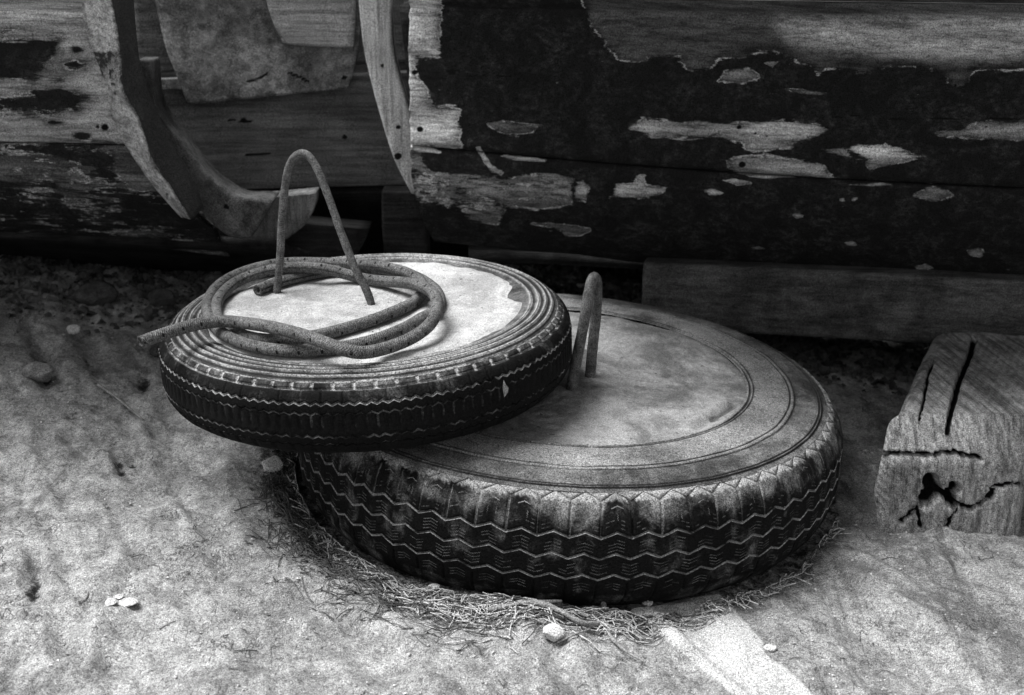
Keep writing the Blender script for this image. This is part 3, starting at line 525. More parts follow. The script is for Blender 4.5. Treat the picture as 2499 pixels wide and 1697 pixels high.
BARE = [  # polygons of bare wood on the hull, tone
 ([(985, -60), (1075, -60), (1072, 138), (1018, 140), (1008, 165), (1014, 186), (1030, 205), (1042, 238), (1062, 262), (1117, 270), (1120, 345), (1122, 360), (985, 362)], .95),
 ([(985, 350), (1020, 372), (1028, 400), (1060, 425), (1110, 429), (1173, 433), (1240, 440), (1333, 425), (1393, 441), (1393, 497), (1309, 509), (1229, 501), (1209, 545), (1157, 537), (1125, 509), (1060, 500), (985, 489)], .42, .56),
 ([(1160, 358), (1172, 360), (1200, 405), (1232, 420), (1226, 430), (1196, 418)], .6), ([(1215, 378), (1270, 382), (1335, 390), (1330, 395), (1260, 390)], .9), ([(1005, 356), (1030, 360), (1080, 370), (1075, 375), (1015, 370)], 1.0),
 ([(1489, 479), (1504, 468), (1496, 452), (1528, 445), (1552, 448), (1557, 431), (1573, 433), (1573, 453), (1622, 464), (1580, 483)], .6), ([(1405, 458), (1420, 445), (1436, 460), (1430, 490), (1404, 486)], .5),
 ([(1297, 546), (1380, 549), (1441, 560), (1420, 572), (1380, 575), (1370, 558)], .25, .55),
 ([(1545, 311), (1573, 298), (1650, 302), (1770, 305), (1910, 295), (1990, 302), (2013, 321), (1930, 355), (1830, 365), (1813, 345), (1754, 332), (1690, 335), (1650, 333), (1600, 330)], .85),
 ([(1772, 398), (1800, 387), (1850, 383), (1930, 389), (2010, 409), (2035, 429), (1930, 433), (1802, 425)], .45), ([(2068, 363), (2097, 351), (2157, 355), (2200, 367), (2258, 381), (2209, 391), (2109, 387)], .95),
 ([(2001, 365), (2060, 362), (2080, 385), (2120, 392), (2240, 388), (2180, 402), (2140, 408), (2125, 420), (2108, 395), (2050, 380)], .12),
 ([(1712, 466), (1740, 461), (1768, 472), (1740, 478)], .8), ([(1764, 440), (1790, 434), (1836, 447), (1800, 453)], .6), ([(1822, 430), (1880, 429), (1905, 434), (1880, 437)], .85),
 ([(2229, 477), (2269, 457), (2305, 459), (2328, 477), (2281, 491)], .5), ([(2289, 331), (2340, 322), (2389, 301), (2420, 297), (2520, 300), (2520, 340), (2420, 335), (2380, 336)], .3),
 ([(2044, 486), (2058, 482), (2066, 492), (2052, 494)], .5), ([(2076, 484), (2096, 480), (2090, 492), (2078, 494)], .6), ([(2060, 450), (2150, 446), (2175, 451), (2120, 455)], .5), ([(1934, 524), (1950, 521), (1962, 530), (1942, 532)], .4), ([(2060, 592), (2084, 588), (2095, 601), (2068, 600)], .45),
 ([(1832, 604), (1852, 601), (1870, 608), (1845, 609)], .3), ([(2230, 650), (2262, 646), (2278, 655), (2240, 668)], .35), ([(2362, 612), (2385, 603), (2402, 612), (2395, 626), (2370, 624)], .2), ([(1950, 662), (1990, 660), (1985, 668)], .3), ([(2150, 668), (2220, 664), (2230, 670)], .3),
 ([(1190, 305), (1230, 298), (1325, 307), (1300, 320), (1235, 325)], .12, .53), ([(1255, 330), (1270, 332), (1262, 336)], .6),
 ([(1400, -80), (1440, 60), (1489, 118), (1509, 146), (1557, 150), (1581, 138), (1660, 136), (1672, 158), (1685, 174), (1736, 166), (1758, 142), (1810, 136), (1830, 124), (1909, 128), (1945, 148), (1985, 160), (1997, 178), (2017, 164), (2069, 166), (2109, 176), (2169, 164), (2249, 166), (2309, 186), (2329, 212), (2353, 200), (2380, 170), (2560, 165), (2560, -80)], .0),
 ([(1754, 198), (1766, 176), (1790, 166), (1830, 168), (1858, 190), (1810, 202)], .22), ([(1905, 216), (1960, 218), (2032, 230), (1990, 232), (1930, 224)], .3), ([(1862, 152), (1900, 150), (1885, 165)], .2)]
BRIGHT = [([(1900, 60), (2560, 40), (2560, 132), (2420, 138), (2300, 144), (2150, 128), (2000, 112), (1930, 100)], .62), ([(985, 60), (1120, 60), (1110, 350), (985, 360)], .95)]
NAILS = [(1804, 311, 8), (1843, 326, 5), (1873, 332, 4), (1811, 402, 11), (1025, 316, 10), (1012, 177, 9), (1103, 176, 11), (2330, 209, 6), (2125, 418, 5), (2138, 367, 4), (2405, 310, 5)]
def plank_attrs(P, polys, bright=(), nails=(), soft=52., lines=()):
    Q = pix(P).reshape(-1, 2); bare = np.zeros(len(Q)); tone = np.zeros(len(Q)); wsum = np.zeros(len(Q)) + 1e-6; dk = np.zeros(len(Q))
    for it in polys:
        poly, t = it[:2]; cap = it[2] if len(it) > 2 else 1.0
        s = sd_poly(Q, poly); sf = np.clip(s.max() * 2.4, 7, soft) if s.max() > 0 else 20; m = np.clip(.52 + s / sf, 0, cap); bare = np.maximum(bare, m); w_ = np.clip(.5 + s / sf + .3, 0.0, 1) ** 2; tone += w_ * t; wsum += w_
    tone /= wsum
    for poly, t in bright: tone = np.maximum(tone, t * np.clip(.5 + sd_poly(Q, poly) / 50, 0, 1))
    for x, y, r in nails: dk = np.maximum(dk, np.clip(1.2 - np.hypot(Q[:, 0] - x, (Q[:, 1] - y) * 1.15) / r / 1.2, 0, 1))
    for pts_, w_ in lines: dk = np.maximum(dk, np.clip(1.1 - d_line(Q, pts_) / w_, 0, 1))
    return {'bare': bare, 'tone': tone, 'dark': dk}
m_hull = mat_paintwood('flaking dark boat paint')
def plank(name, xa, xb, za, zb, yf, thick, nx, nz, mat, parent, polys, bright=(), nails=(), edge=None, bulge=.003, seed=0, soft=52., lines=(), **kw):
    """plank between lower line za(x) and upper line zb(x), left end cut by edge(z)"""
    u = np.linspace(0, 1, nx); v = np.linspace(0, 1, nz); U, Vv = np.meshgrid(u, v, indexing='ij'); Xq = xa + (xb - xa) * U; Zq = za(Xq) + (zb(Xq) - za(Xq)) * Vv
    if edge is not None:
        x0 = edge(Zq) + .0015 * vn(Zq * 90, Zq * 0, 0, 3); Xq = x0 + (xb - x0) * U; Zq = za(Xq) + (zb(Xq) - za(Xq)) * Vv
    ed = np.minimum(Vv, 1 - Vv); Yq = yf(Xq, Zq) + .004 * (1 - sstep(0, .03, ed)) - bulge * np.sin(Vv * PI) + .003 * fbm(Xq * 2.5, Zq * 9, 0, 4, seed) + .0008 * fbm(Xq * 12, Zq * 160, 0, 3, seed + 5)
    Pf = np.stack([Xq, Yq, Zq], -1); at = plank_attrs(Pf, polys, bright, nails, soft, lines)
    Pb = Pf.copy(); Pb[..., 1] += thick; n = nx * nz; F = grid_faces(nx, nz); Fb = F[:, ::-1] + n; idx = np.arange(n).reshape(nx, nz)
    bd = np.concatenate([idx[:, 0], idx[-1, 1:], idx[::-1, -1][1:], idx[0, ::-1][1:-1]]); b2_ = np.roll(bd, -1)
    Fs = np.stack([bd, bd + n, b2_ + n, b2_], -1); at = {k: np.concatenate([v_, v_]) for k, v_ in at.items()}
    return mesh(name, np.concatenate([Pf.reshape(-1, 3), Pb.reshape(-1, 3)]), np.concatenate([F, Fb, Fs]), mat, parent, attrs=at, **kw)
XR = 1.75; ext = lambda X_, A, B: np.interp(X_, A + [XR], B + [B[-1] + (B[-1] - B[-2]) / (A[-1] - A[-2]) * (XR - A[-1])])
fs = lambda X_: ext(X_, sX, sZ); fb = lambda X_: ext(X_, bX, bZ); eL = lambda z: np.interp(z, eZ, eX)
linesU = [([(2020, 287), (2110, 281), (2200, 284)], 2.5), ([(2170, 291), (2300, 290), (2500, 290)], 3), ([(1008, 176), (1060, 178), (1120, 172)], 2.), ([(1140, 186), (1240, 186), (1310, 205)], 1.6)]
pl1 = plank('hull_plank', -.2, XR, lambda X_: fs(X_) + .0012, lambda X_: .62 + 0 * X_, hy, .024, 420, 84, m_hull, RB, BARE, BRIGHT, NAILS, edge=eL, seed=3, lines=linesU)
hy2 = lambda x, z: hy(x, z) + .003
pl2 = plank('hull_plank', -.2, XR, fb, lambda X_: fs(X_) - .0012, hy2, .024, 420, 60, m_hull, RB, BARE, (), NAILS, edge=eL, seed=6)
plank('hull_plank', -.2, XR, lambda X_: .6225 + 0 * X_, lambda X_: .80 + 0 * X_, lambda x, z: hy(x, z) - .002, .024, 120, 16, m_hull, RB, BARE, BRIGHT, (), edge=eL, seed=9)  # unseen upper plank, flared forward to block light
plank('hull_plank', -.2, XR, lambda X_: .8025 + 0 * X_, lambda X_: .97 + 0 * X_, lambda x, z: hy(x, z), .024, 60, 10, m_hull, RB, BARE, (), (), edge=eL, seed=10)  # unseen top plank, flared forward to block light
m_darkwood = mat_wood('near-black boat timber', .010, .022); m_grey = mat_wood('weathered grey wood', .16, .30)  # near-black timber for undersides, far sides, prop and keel
# bottom boards running back to the keel, far side, gunwale, stern board
def quadpanel(name, A, B, C, D, t, mat, parent, n=14, amp=.002, seed=0):
    A, B, C, D = map(lambda p: np.array(p, float), (A, B, C, D)); u = np.linspace(0, 1, n)[:, None, None]; v = np.linspace(0, 1, n)[None, :, None]
    P = (A * (1 - u) + B * u) * (1 - v) + (D * (1 - u) + C * u) * v; nn = np.cross(B - A, D - A); nn /= np.linalg.norm(nn); P = P + nn * (amp * fbm(P[..., 0] * 6, P[..., 1] * 6, P[..., 2] * 6, 3, seed))[..., None]
    Pb = P - nn * t; k = n * n; F = grid_faces(n, n); idx = np.arange(k).reshape(n, n); bd = np.concatenate([idx[:, 0], idx[-1, 1:], idx[::-1, -1][1:], idx[0, ::-1][1:-1]]); b2_ = np.roll(bd, -1)
    return mesh(name, np.concatenate([P.reshape(-1, 3), Pb.reshape(-1, 3)]), np.concatenate([F, F[:, ::-1] + k, np.stack([bd, bd + k, b2_ + k, b2_], -1)]), mat, parent, attrs={'dark': np.zeros(2 * k)})
def zbot(x): return float(fb(np.array(x)))
def hyf(x, z): return float(hy(x, z))
for i in range(4):
    ya, yb = 2.30 + i * .19, 2.30 + (i + 1) * .19 - .003
    sh = lambda x, y: y + .17 * (.45 - x) * max(0, 1 - (y - 2.3) / .6)
    za_, zb_ = zbot(.5) + .004 - (i) * .022, zbot(.5) + .004 - (i + 1) * .022
    quadpanel('bottom_board', (-.08, sh(-.08, ya) - .02, za_), (XR, sh(XR, ya) - .02, za_), (XR, sh(XR, yb) - .02, zb_), (-.08, sh(-.08, yb) - .02, zb_), .02, m_darkwood, RB, seed=i)
quadpanel('far_side', (-.1, 3.1, .08), (XR, 3.1, .08), (XR, 3.65, .97), (-.15, 3.65, .97), .024, m_darkwood, RB, seed=9)
quadpanel('stern_board', (-.13, 2.36, .20), (-.13, 3.1, .10), (-.15, 3.6, .60), (-.165, 2.29, .60), .024, m_darkwood, RB, seed=8)
roughbox('unseen_gunwale', (.78, 1.55, .985), (1.95, .07, .035), .006, m_grey, RB, n=(40, 3, 2), rot=Matrix.Rotation(math.atan(-.17), 3, 'Z').to_euler().to_quaternion(), seed=3)

# pale curved board at the end of the right boat, seen through the gap
def board_between(name, Lp, Rp, yd, thick, mat, parent, n=60, nw=14, amp=.0012, seed=0, polys=(), dark=(), lines=(), **kw):
    """board whose left and right outlines are traced at distance yd(t), with real thickness"""
    L, _ = spline([tuple(on_y(x, y, yd(i / (len(Lp) - 1)))) for i, (x, y) in enumerate(Lp)], n); R, _ = spline([tuple(on_y(x, y, yd(i / (len(Rp) - 1)))) for i, (x, y) in enumerate(Rp)], n)
    v = np.linspace(0, 1, nw)[None, :, None]; P = L[:, None] * (1 - v) + R[:, None] * v; ed = np.minimum(v, 1 - v)[..., 0]; P[..., 1] += .003 * (1 - sstep(0, .08, ed)) + amp * fbm(P[..., 0] * 20, P[..., 2] * 8, 0, 3, seed)
    Pb = P.copy(); Pb[..., 1] += thick; k = n * nw; F = grid_faces(n, nw)[:, ::-1]; idx = np.arange(k).reshape(n, nw); bd = np.concatenate([idx[:, 0], idx[-1, 1:], idx[::-1, -1][1:], idx[0, ::-1][1:-1]]); b2_ = np.roll(bd, -1)
    at = plank_attrs(P, polys, (), dark, 30., lines); at = {q: np.concatenate([w_, w_]) for q, w_ in at.items()}
    return mesh(name, np.concatenate([P.reshape(-1, 3), Pb.reshape(-1, 3)]), np.concatenate([F, F[:, ::-1] + k, np.stack([bd, b2_, b2_ + k, bd + k], -1)]), mat, parent, attrs=at, **kw)
m_pale = mat_wood('pale planed wood', .34, .46, (1, 1, .06), 1, .10)
board_between('stern_rib', [(872, -30), (885, 103), (903, 190), (930, 290), (962, 390), (1003, 472)], [(952, -30), (958, 103), (975, 190), (1004, 290), (1014, 390), (1012, 474)], lambda t: 2.36, .035, m_pale, RB, seed=2, dark=((933, 162, 7), (972, 310, 8), (971, 382, 12)))

# ------------------------------------------------------------------ beam, block and props that carry the boat
def carve_none(V): return np.zeros(len(V)), np.zeros(len(V))
pA = on_surf(1566, 720, lambda x, z: hy(x, .36) + .035); pB = on_surf(2420, 780, lambda x, z: hy(x, .36) + .035)
bl = on_y(1752, 801, hyf(.32, .36) + .035)[2]; br = on_surf(2420, 853, lambda x, z: hy(x, .36) + .035)[2]
xm = (pA[0] + XR) / 2; L_ = XR - pA[0]; zmid = (bl + br) / 2; hb = .118
def carve_beam(V):
    Q = pix(V); d = np.zeros(len(V)); k = np.clip(1 - np.hypot(Q[:, 0] - 2373, (Q[:, 1] - 806)) / 9, 0, 1); return d, k
beam = roughbox('timber_beam', (xm, hyf(xm, .36) + .035 + .055, zmid + hb / 2), (L_, .11, hb), .008, mat_wood('shaded weathered beam', .045, .095, (.06, 1, 1), 1, .35), None, n=(160, 8, 14), amp=.005, fr=9, seed=12, stretch=(5, 1, 1), rot=Matrix.Rotation(math.atan(-.17), 3, 'Z').to_euler().to_quaternion(), carve=carve_beam)  # beam colour lowered to carry part of the hull's shade
tag(beam, 'long squared timber beam laid under the dark boat, behind the larger tyre', 'beam')
# block with end grain facing us
zg = -.042; fy = 1.622; topf = on_y(2250, 1035, fy)[2]
xl, xr = on_y(2122, 1200, fy)[0], on_y(2500, 1200, fy)[0]
LB = .62
def block_mesh():
    V, F, Nn = rbox((0, 0, 0), (xr - xl, LB, topf - zg + .05), .022, (95, 110, 60)); V = V + np.array([(xl + xr) / 2, fy + LB / 2, (topf + zg - .05) / 2])
    # narrows and dips towards the back; top edge chamfered
    t = np.clip((V[:, 1] - fy) / LB, 0, 1); zt = np.clip((V[:, 2] - zg) / (topf - zg), 0, 1); cx = (xl + xr) / 2
    lf = np.clip((cx - V[:, 0]) / (cx - xl), 0, 1); V[:, 0] += lf * (.024 * zt ** 2) + .42 * (V[:, 1] - fy) ; V[:, 2] -= zt * (.055 * t)
    V[:, 1] += .030 * sstep(.62, 1, zt) * (1 - sstep(0, .08, t)); V[:, 0] += .012 * (1 - sstep(0, .35, zt)) * lf
    V += Nn * (.0035 * fbm(V[:, 0] * 14, V[:, 1] * 5, V[:, 2] * 14, 4, 7) + .0012 * fbm(V[:, 0] * 90, V[:, 1] * 9, V[:, 2] * 50, 3, 17))[:, None]
    Q = pix(V); front = (Nn[:, 1] < -.2); top = (Nn[:, 2] > .2) & ~front; dep = np.zeros(len(V)); dk = np.zeros(len(V))
    def cut(pts_, w_, d, msk, tone=1.0, rag=4.):
        nonlocal dep, dk
        q = d_line(Q + rag * np.stack([vn(Q[:, 0] / 9, Q[:, 1] / 9, 0, 2), vn(Q[:, 0] / 9, Q[:, 1] / 9, 0, 5)], -1), pts_); m = np.clip(1.25 - q / w_, 0, 1) * msk; dep = np.maximum(dep, m * d); dk = np.maximum(dk, m * tone)
    cut([(2145, 1112), (2200, 1110), (2260, 1114), (2330, 1108), (2395, 1122)], 6, .022, front); cut([(2272, 1178), (2280, 1200), (2262, 1222)], 19, .03, front); cut([(2330, 1193), (2312, 1212), (2330, 1232)], 13, .028, front)
    cut([(2290, 1205), (2320, 1210)], 11, .026, front); cut([(2325, 1230), (2372, 1242), (2410, 1220)], 4.5, .015, front); cut([(2242, 1240), (2195, 1275)], 5, .01, front); cut([(2240, 1238), (2248, 1285)], 5, .01, front)
    cut([(2338, 1246), (2308, 1288)], 4, .008, front); cut([(2420, 1192), (2480, 1180), (2520, 1185)], 5, .01, front); cut([(2415, 1215), (2425, 1205)], 9, .012, front)
    cut([(2316, 1062), (2322, 1000), (2340, 930), (2368, 862), (2375, 830)], 8, .014, (top | front), 1.0, 1.5); cut([(2243, 1026), (2252, 985), (2262, 930), (2275, 880)], 4, .010, top | front); cut([(2200, 1010), (2222, 900)], 3, .006, top, .7);  cut([(2180, 1045), (2215, 1048)], 4, .006, front, .6)
    V -= Nn * dep[:, None]; return V, F, dk
V, F, dk = block_mesh(); blk = mesh('timber_block', V, F, mat_block(), None, attrs={'dark': dk})
tag(blk, 'thick split timber block under the beam at the right, a hole rotted in its end', 'timber block')
# dim post propping the far end of the boat
pp = on_y(985, 470, 2.42)
post = roughbox('prop_post', (pp[0], 2.46, pp[2] / 2), (.085, .06, pp[2]), .006, m_darkwood, None, n=(4, 3, 20), amp=.003, seed=21); tag(post, 'dim upright prop in the shadow between the two boats', 'post')

# ------------------------------------------------------------------ left boat
LBt = empty('wooden_boat', (-.9, 2.5, .1), 'left boat of bare weathered planks with a heavy curved stem post', 'boat')
def ly(x, z): return 2.17 - .09 * (x + .5) + .10 * np.clip((.38 - z) / .18, 0, 2) ** 2 - 1.5 * np.clip(z - .60, 0, .4)  # upper planks lean forward out of view to darken the ground below
lh = lambda px, py: on_surf(px, py, ly)
ls = [lh(*p) for p in ((0, 350), (85, 350), (200, 352), (300, 356), (380, 372))]; lb = [lh(*p) for p in ((0, 566), (85, 574), (300, 596), (470, 618), (560, 628))]
l_s = lambda X_: np.interp(X_, [-2.2] + [p[0] for p in ls], [ls[0][2]] + [p[2] for p in ls]); l_b = lambda X_: np.interp(X_, [-2.2] + [p[0] for p in lb], [lb[0][2]] + [p[2] for p in lb])
rE = [lh(*p) for p in ((235, -60), (245, 103), (300, 250), (350, 370), (430, 480), (520, 560), (560, 630))]
def rEx(z): return np.interp(z, [p[2] for p in rE][::-1], [p[0] for p in rE][::-1])
m_left = mat_paintwood('half bare boat planks', .012, .12, .50, 2.4, paint2=.05, es=.10)
L_BARE = [([(-60, -60), (480, -60), (480, 352), (-60, 347)], .72)]
def dark_holes(P, base):
    return base
def lplank(za, zb, polys, inv=(), nails=(), seed=0, nx=170, nz=50, xa=-1.6, lines=()):
    u = np.linspace(0, 1, nx) ** .6; Vv, U = np.meshgrid(np.linspace(0, 1, nz), u); Xq = xa + (-.45 - xa) * U
    for _ in range(3): Zq = za(Xq) + (zb(Xq) - za(Xq)) * Vv; Xq = xa + (rEx(Zq) - .0 - xa) * U
    ed = np.minimum(Vv, 1 - Vv); Yq = ly(Xq, Zq) + .004 * (1 - sstep(0, .04, ed)) + .004 * fbm(Xq * 3, Zq * 10, 0, 4, seed) + .001 * fbm(Xq * 12, Zq * 150, 0, 3, seed + 5)
    P = np.stack([Xq, Yq, Zq], -1); at = plank_attrs(P, polys, (), nails, 40., lines); Q = pix(P).reshape(-1, 2)
    for sdf, k in inv: at['bare'] = np.minimum(at['bare'], np.clip(.5 - sdf(Q) / k, 0, 1))
    Pb = P.copy(); Pb[..., 1] += .024; n = nx * nz; F = grid_faces(nx, nz); idx = np.arange(n).reshape(nx, nz); bd = np.concatenate([idx[:, 0], idx[-1, 1:], idx[::-1, -1][1:], idx[0, ::-1][1:-1]]); b2_ = np.roll(bd, -1)
    return mesh('hull_plank', np.concatenate([P.reshape(-1, 3), Pb.reshape(-1, 3)]), np.concatenate([F, F[:, ::-1] + n, np.stack([bd, bd + n, b2_ + n, b2_], -1)]), m_left, LBt, attrs={k: np.concatenate([v, v]) for k, v in at.items()})
INV = [(lambda Q: sd_poly(Q, [(-60, 90), (140, 100), (135, 135), (120, 165), (85, 200), (-60, 210)]), 75), (lambda Q: sd_ell(Q, 180, 160, 36, 13), 26), (lambda Q: sd_ell(Q, 187, 122, 16, 8), 10), (lambda Q: sd_poly(Q, [(-60, 240), (85, 205), (150, 200), (215, 235), (190, 270), (120, 285), (85, 280), (-60, 270)]), 75), (lambda Q: sd_ell(Q, 200, 332, 20, 8), 12), (lambda Q: sd_ell(Q, 130, 300, 22, 6), 10)]
lplank(lambda X_: l_s(X_) + .001, lambda X_: .66 + 0 * X_, L_BARE, INV, ((256, 311, 12), (188, 122, 6), (238, 308, 7)), seed=31)
lplank(l_b, lambda X_: l_s(X_) - .001, [([(-60, 385), (130, 380), (230, 410), (260, 450), (200, 470), (110, 440), (-60, 440)], .18, .56), ([(280, 368), (345, 370), (400, 460), (330, 460), (280, 420)], .2, .6), ([(150, 470), (300, 480), (290, 520), (170, 510)], .10, .5), ([(-60, 566), (85, 570), (300, 590), (560, 620), (560, 640), (300, 604), (-60, 580)], .3, .52), ([(-60, 350), (400, 350), (560, 620), (-60, 570)], .1, .38)], seed=36)
lplank(lambda X_: .6625 + 0 * X_, lambda X_: .92 + 0 * X_, L_BARE, (), (), seed=39, nx=60, nz=12)
quadpanel('bottom_board', (-1.9, 2.36, .25), (-.42, 2.28, .20), (-.2, 2.80, -.06), (-1.9, 2.9, -.06), .02, m_darkwood, LBt, seed=41)  # sloped down to the ground to shut light out under the hull
quadpanel('far_side', (-1.6, 2.92, -.06), (-.3, 2.84, -.06), (-.35, 3.1, .92), (-1.6, 3.2, .92), .02, m_darkwood, LBt, seed=42)
# curved stem post: an arris towards us, light painted in: left face pale, right dark
def stem(name, Lp, Mp, Rp, y0, mat_l, mat_r, parent):
    L, _ = spline([tuple(on_y(x, y, y0 + .015)) for x, y in Lp], 50); M_, _ = spline([tuple(on_y(x, y, y0 - .03)) for x, y in Mp], 50); R, _ = spline([tuple(on_y(x, y, y0 + .03)) for x, y in Rp], 50)
    B = (L + R) / 2 + np.array([0, .07, 0]); ring = [L * (1 - t) + M_ * t for t in np.linspace(0, 1, 7)] + [M_ * (1 - t) + R * t for t in np.linspace(0, 1, 9)[1:]] + [R * (1 - t) + B * t for t in np.linspace(0, 1, 5)[1:]] + [B * (1 - t) + L * t for t in np.linspace(0, 1, 5)[1:-1]]
    V = np.array(ring); V = V + .004 * np.stack([fbm(V[..., 0] * 25, V[..., 1] * 25, V[..., 2] * 10, 4, q) for q in (1, 4, 7)], -1); m = len(ring); F = [list(f)[::-1] for f in grid_faces(m, 50, True)]; F.append([i * 50 for i in range(m)]); F.append([i * 50 + 49 for i in range(m)][::-1])
    pos = np.repeat(np.arange(m), 50); tt = np.tile(np.arange(50) / 49., m); bare = np.where(pos <= 5, .9, np.where(pos == 6, .6, .12)); bare = np.where((pos <= 6) & (tt > .28) & (tt < .40), .45, bare) - .08 * (tt > .8); Q = pix(V.reshape(-1, 3))  # bare carries the painted light here: left face pale, right face dark
    dk = np.zeros(m * 50)
    for x, y, r in ((275, 208, 9), (283, 225, 9), (408, 478, 9)): dk = np.maximum(dk, np.clip(1.2 - np.hypot(Q[:, 0] - x, Q[:, 1] - y) / r, 0, 1))
    return mesh(name, V.reshape(-1, 3), F, mat_l, parent, attrs={'bare': bare, 'tone': np.full(m * 50, .8) * (.75 + .25 * (tt < .8)), 'dark': dk})
m_stem = mat_paintwood('worn lit and shaded stem post', .032, .14, .50, 1.6, paint2=.07, es=.05); m_stem.name = 'worn lit and shaded stem post'
stem('stem_post', [(182, -60), (217, 103), (248, 190), (282, 300), (328, 390), (380, 465), (442, 530)], [(262, -60), (290, 103), (298, 215), (340, 300), (370, 390), (415, 455), (466, 538)], [(320, -60), (335, 103), (352, 190), (392, 290), (432, 370), (478, 450), (496, 508)], 2.15, m_stem, None, LBt)
m_knee = mat_wood('grey oak knee', .06, .12, (.3, 1, .3), 1, .5, .003)
board_between('knee_timber', [(330, 150), (372, 262), (398, 330), (430, 395), (470, 480), (500, 530), (560, 578), (612, 582)], [(366, 150), (382, 262), (448, 355), (500, 420), (545, 460), (590, 484), (640, 486), (668, 490)], lambda t: 2.22, .06, m_knee, LBt, seed=51, dark=((552, 505, 9), (470, 345, 9)))
board_between('keel_foot', [(586, 488), (592, 520), (604, 560), (612, 590)], [(770, 472), (766, 505), (745, 548), (700, 584)], lambda t: 2.30, .05, mat_wood('pale keel foot', .09, .17, (1, 1, .08), 1, .3), LBt, seed=52)
board_between('keel_timber', [(480, 520), (510, 570), (540, 620)], [(900, 560), (890, 590), (860, 640)], lambda t: 2.38, .06, m_darkwood, LBt, seed=55)

# ------------------------------------------------------------------ grey boat behind
GB = empty('wooden_boat', (-.3, 2.6, .15), 'grey boat side seen behind between the two nearer hulls, a patch sheet nailed on it', 'boat')
m_gp = mat_wood('faded grey boat board', .085, .125, (.06, 1, 1), .7, .25); m_sheet = mat_wood('pale patch sheet', .09, .24, (.5, 1, .5), .8, .7, .003)
board_between('hull_board', [(330, 210), (345, 260), (400, 330), (450, 385), (505, 440), (560, 464)], [(1090, 170), (1090, 250), (1090, 330), (1090, 380), (1080, 420), (1060, 450)], lambda t: 2.48, .024, m_gp, GB, n=50, nw=60, seed=61, lines=(([(560, 294), (616, 298)], 5), ([(600, 378), (660, 376)], 4)), dark=((592, 294, 9), (840, 335, 9)))
board_between('hull_board', [(320, -70), (325, 50), (332, 180)], [(1090, -70), (1090, 50), (1090, 150)], lambda t: 2.50, .024, m_gp, GB, n=30, nw=50, seed=63)
board_between('patch_sheet', [(362, -70), (400, 103), (428, 180), (458, 256)], [(884, -70), (876, 103), (866, 160), (850, 216)], lambda t: 2.458, .012, m_sheet, GB, n=50, nw=60, seed=62, lines=(([(602, 200), (632, 192), (655, 178)], 5), ([(706, 178), (735, 190), (752, 200)], 6)), dark=((840, 190, 8),))
board_between('ledge_strip', [(362, 196), (364, 208), (366, 220)], [(448, 190), (452, 203), (456, 219)], lambda t: 2.465, .02, m_sheet, GB, n=10, nw=20, seed=64)
board_between('pale_strip', [(640, -40), (660, 40), (690, 108)], [(868, -40), (866, 60), (862, 120)], lambda t: 2.44, .012, mat_wood('bare pale strip', .20, .28), GB, n=20, nw=30, seed=65)
quadpanel('bottom_board', (-.75, 2.49, .25), (-.09, 2.50, .25), (-.09, 2.80, -.06), (-.7, 2.78, -.06), .02, m_darkwood, GB, seed=66)  # runs down to the ground so the space below stays dark
quadpanel('dark_gap_board', (-.9, 3.1, .9), (-.9, 2.82, -.08), (.3, 2.82, -.08), (.3, 3.1, .9), .03, m_darkwood, GB, seed=67)  # added backing board that keeps the far gap under the boats dark

# ------------------------------------------------------------------ stones, twigs, litter
def gpt(px, py):
    P = on_plane(px, py, (0, 0, 0), (0, 0, 1))
    for _ in range(8): P = on_plane(px, py, (0, 0, float(ground_z(P[0], P[1], False))), (0, 0, 1))
    return P
def stone(px, py, w_, h_, mat, label, seed, name='stone', flat=.6, group=None):
    P = gpt(px, py); import bmesh; bm = bmesh.new(); bmesh.ops.create_icosphere(bm, subdivisions=3, radius=1); V = np.array([v.co[:] for v in bm.verts]); F = [[v.index for v in f.verts] for f in bm.faces]; bm.free()
    for a in range(7):       # facets
        r = np.random.default_rng(seed * 31 + a); n = r.normal(size=3); n /= np.linalg.norm(n); d = V @ n; lim = r.uniform(.6, .85); V = V - np.clip(d - lim, 0, None)[:, None] * n
    V *= (1 + .10 * fbm(V[:, 0] * 2, V[:, 1] * 2, V[:, 2] * 2, 4, seed))[:, None]; V = V * np.array([w_, w_ * .8, h_]) / 2; V += P + np.array([0, 0, h_ * .28])
    o = mesh(name, V, F, mat, None, smooth=False, origin=P); tag(o, label, 'stone', group); return o
m_st = mat_simple('pale limestone', .34, .50, 40, .95, .002); m_st2 = mat_simple('grey stone', .12, .24, 40, .95, .002); m_lump = mat_simple('dark earth clod', .03, .07, 40, .95, .003)
stone(664, 1150, .034, .030, m_st, 'pale angular stone on the dirt just left of the larger tyre', 1)
stone(1350, 1556, .032, .020, m_st, 'white stone in front of the larger tyre below the straw', 2)
stone(712, 1152, .010, .009, m_st, 'tiny pale pebble right beside the angular stone near the tyre', 3)
stone(1060, 1440, .016, .011, m_st, 'small pale stone among the straw at the left front of the larger tyre', 4)
stone(1296, 1496, .012, .014, m_st, 'small white shard standing in the straw in front of the larger tyre', 5)
stone(1580, 1475, .014, .008, m_st, 'pale chip beside the tyre foot above the bright cement smear', 6)
stone(262, 1472, .022, .004, m_st, 'flat white stone at lower left, the left one of two', 7, flat=.3); stone(310, 1472, .025, .005, m_st, 'flat white stone at lower left, right of its twin', 8)
stone(292, 1457, .014, .003, m_st, 'small white stone just above the two flat white stones at lower left', 12)
stone(398, 868, .045, .03, m_lump, 'dark clod in the shade under the hose end', 9); stone(180, 812, .024, .018, m_st, 'small pale stone at the shadow edge on the far left', 10)
stone(95, 925, .05, .035, m_st2, 'grey stone at the left edge where the shade begins', 13)
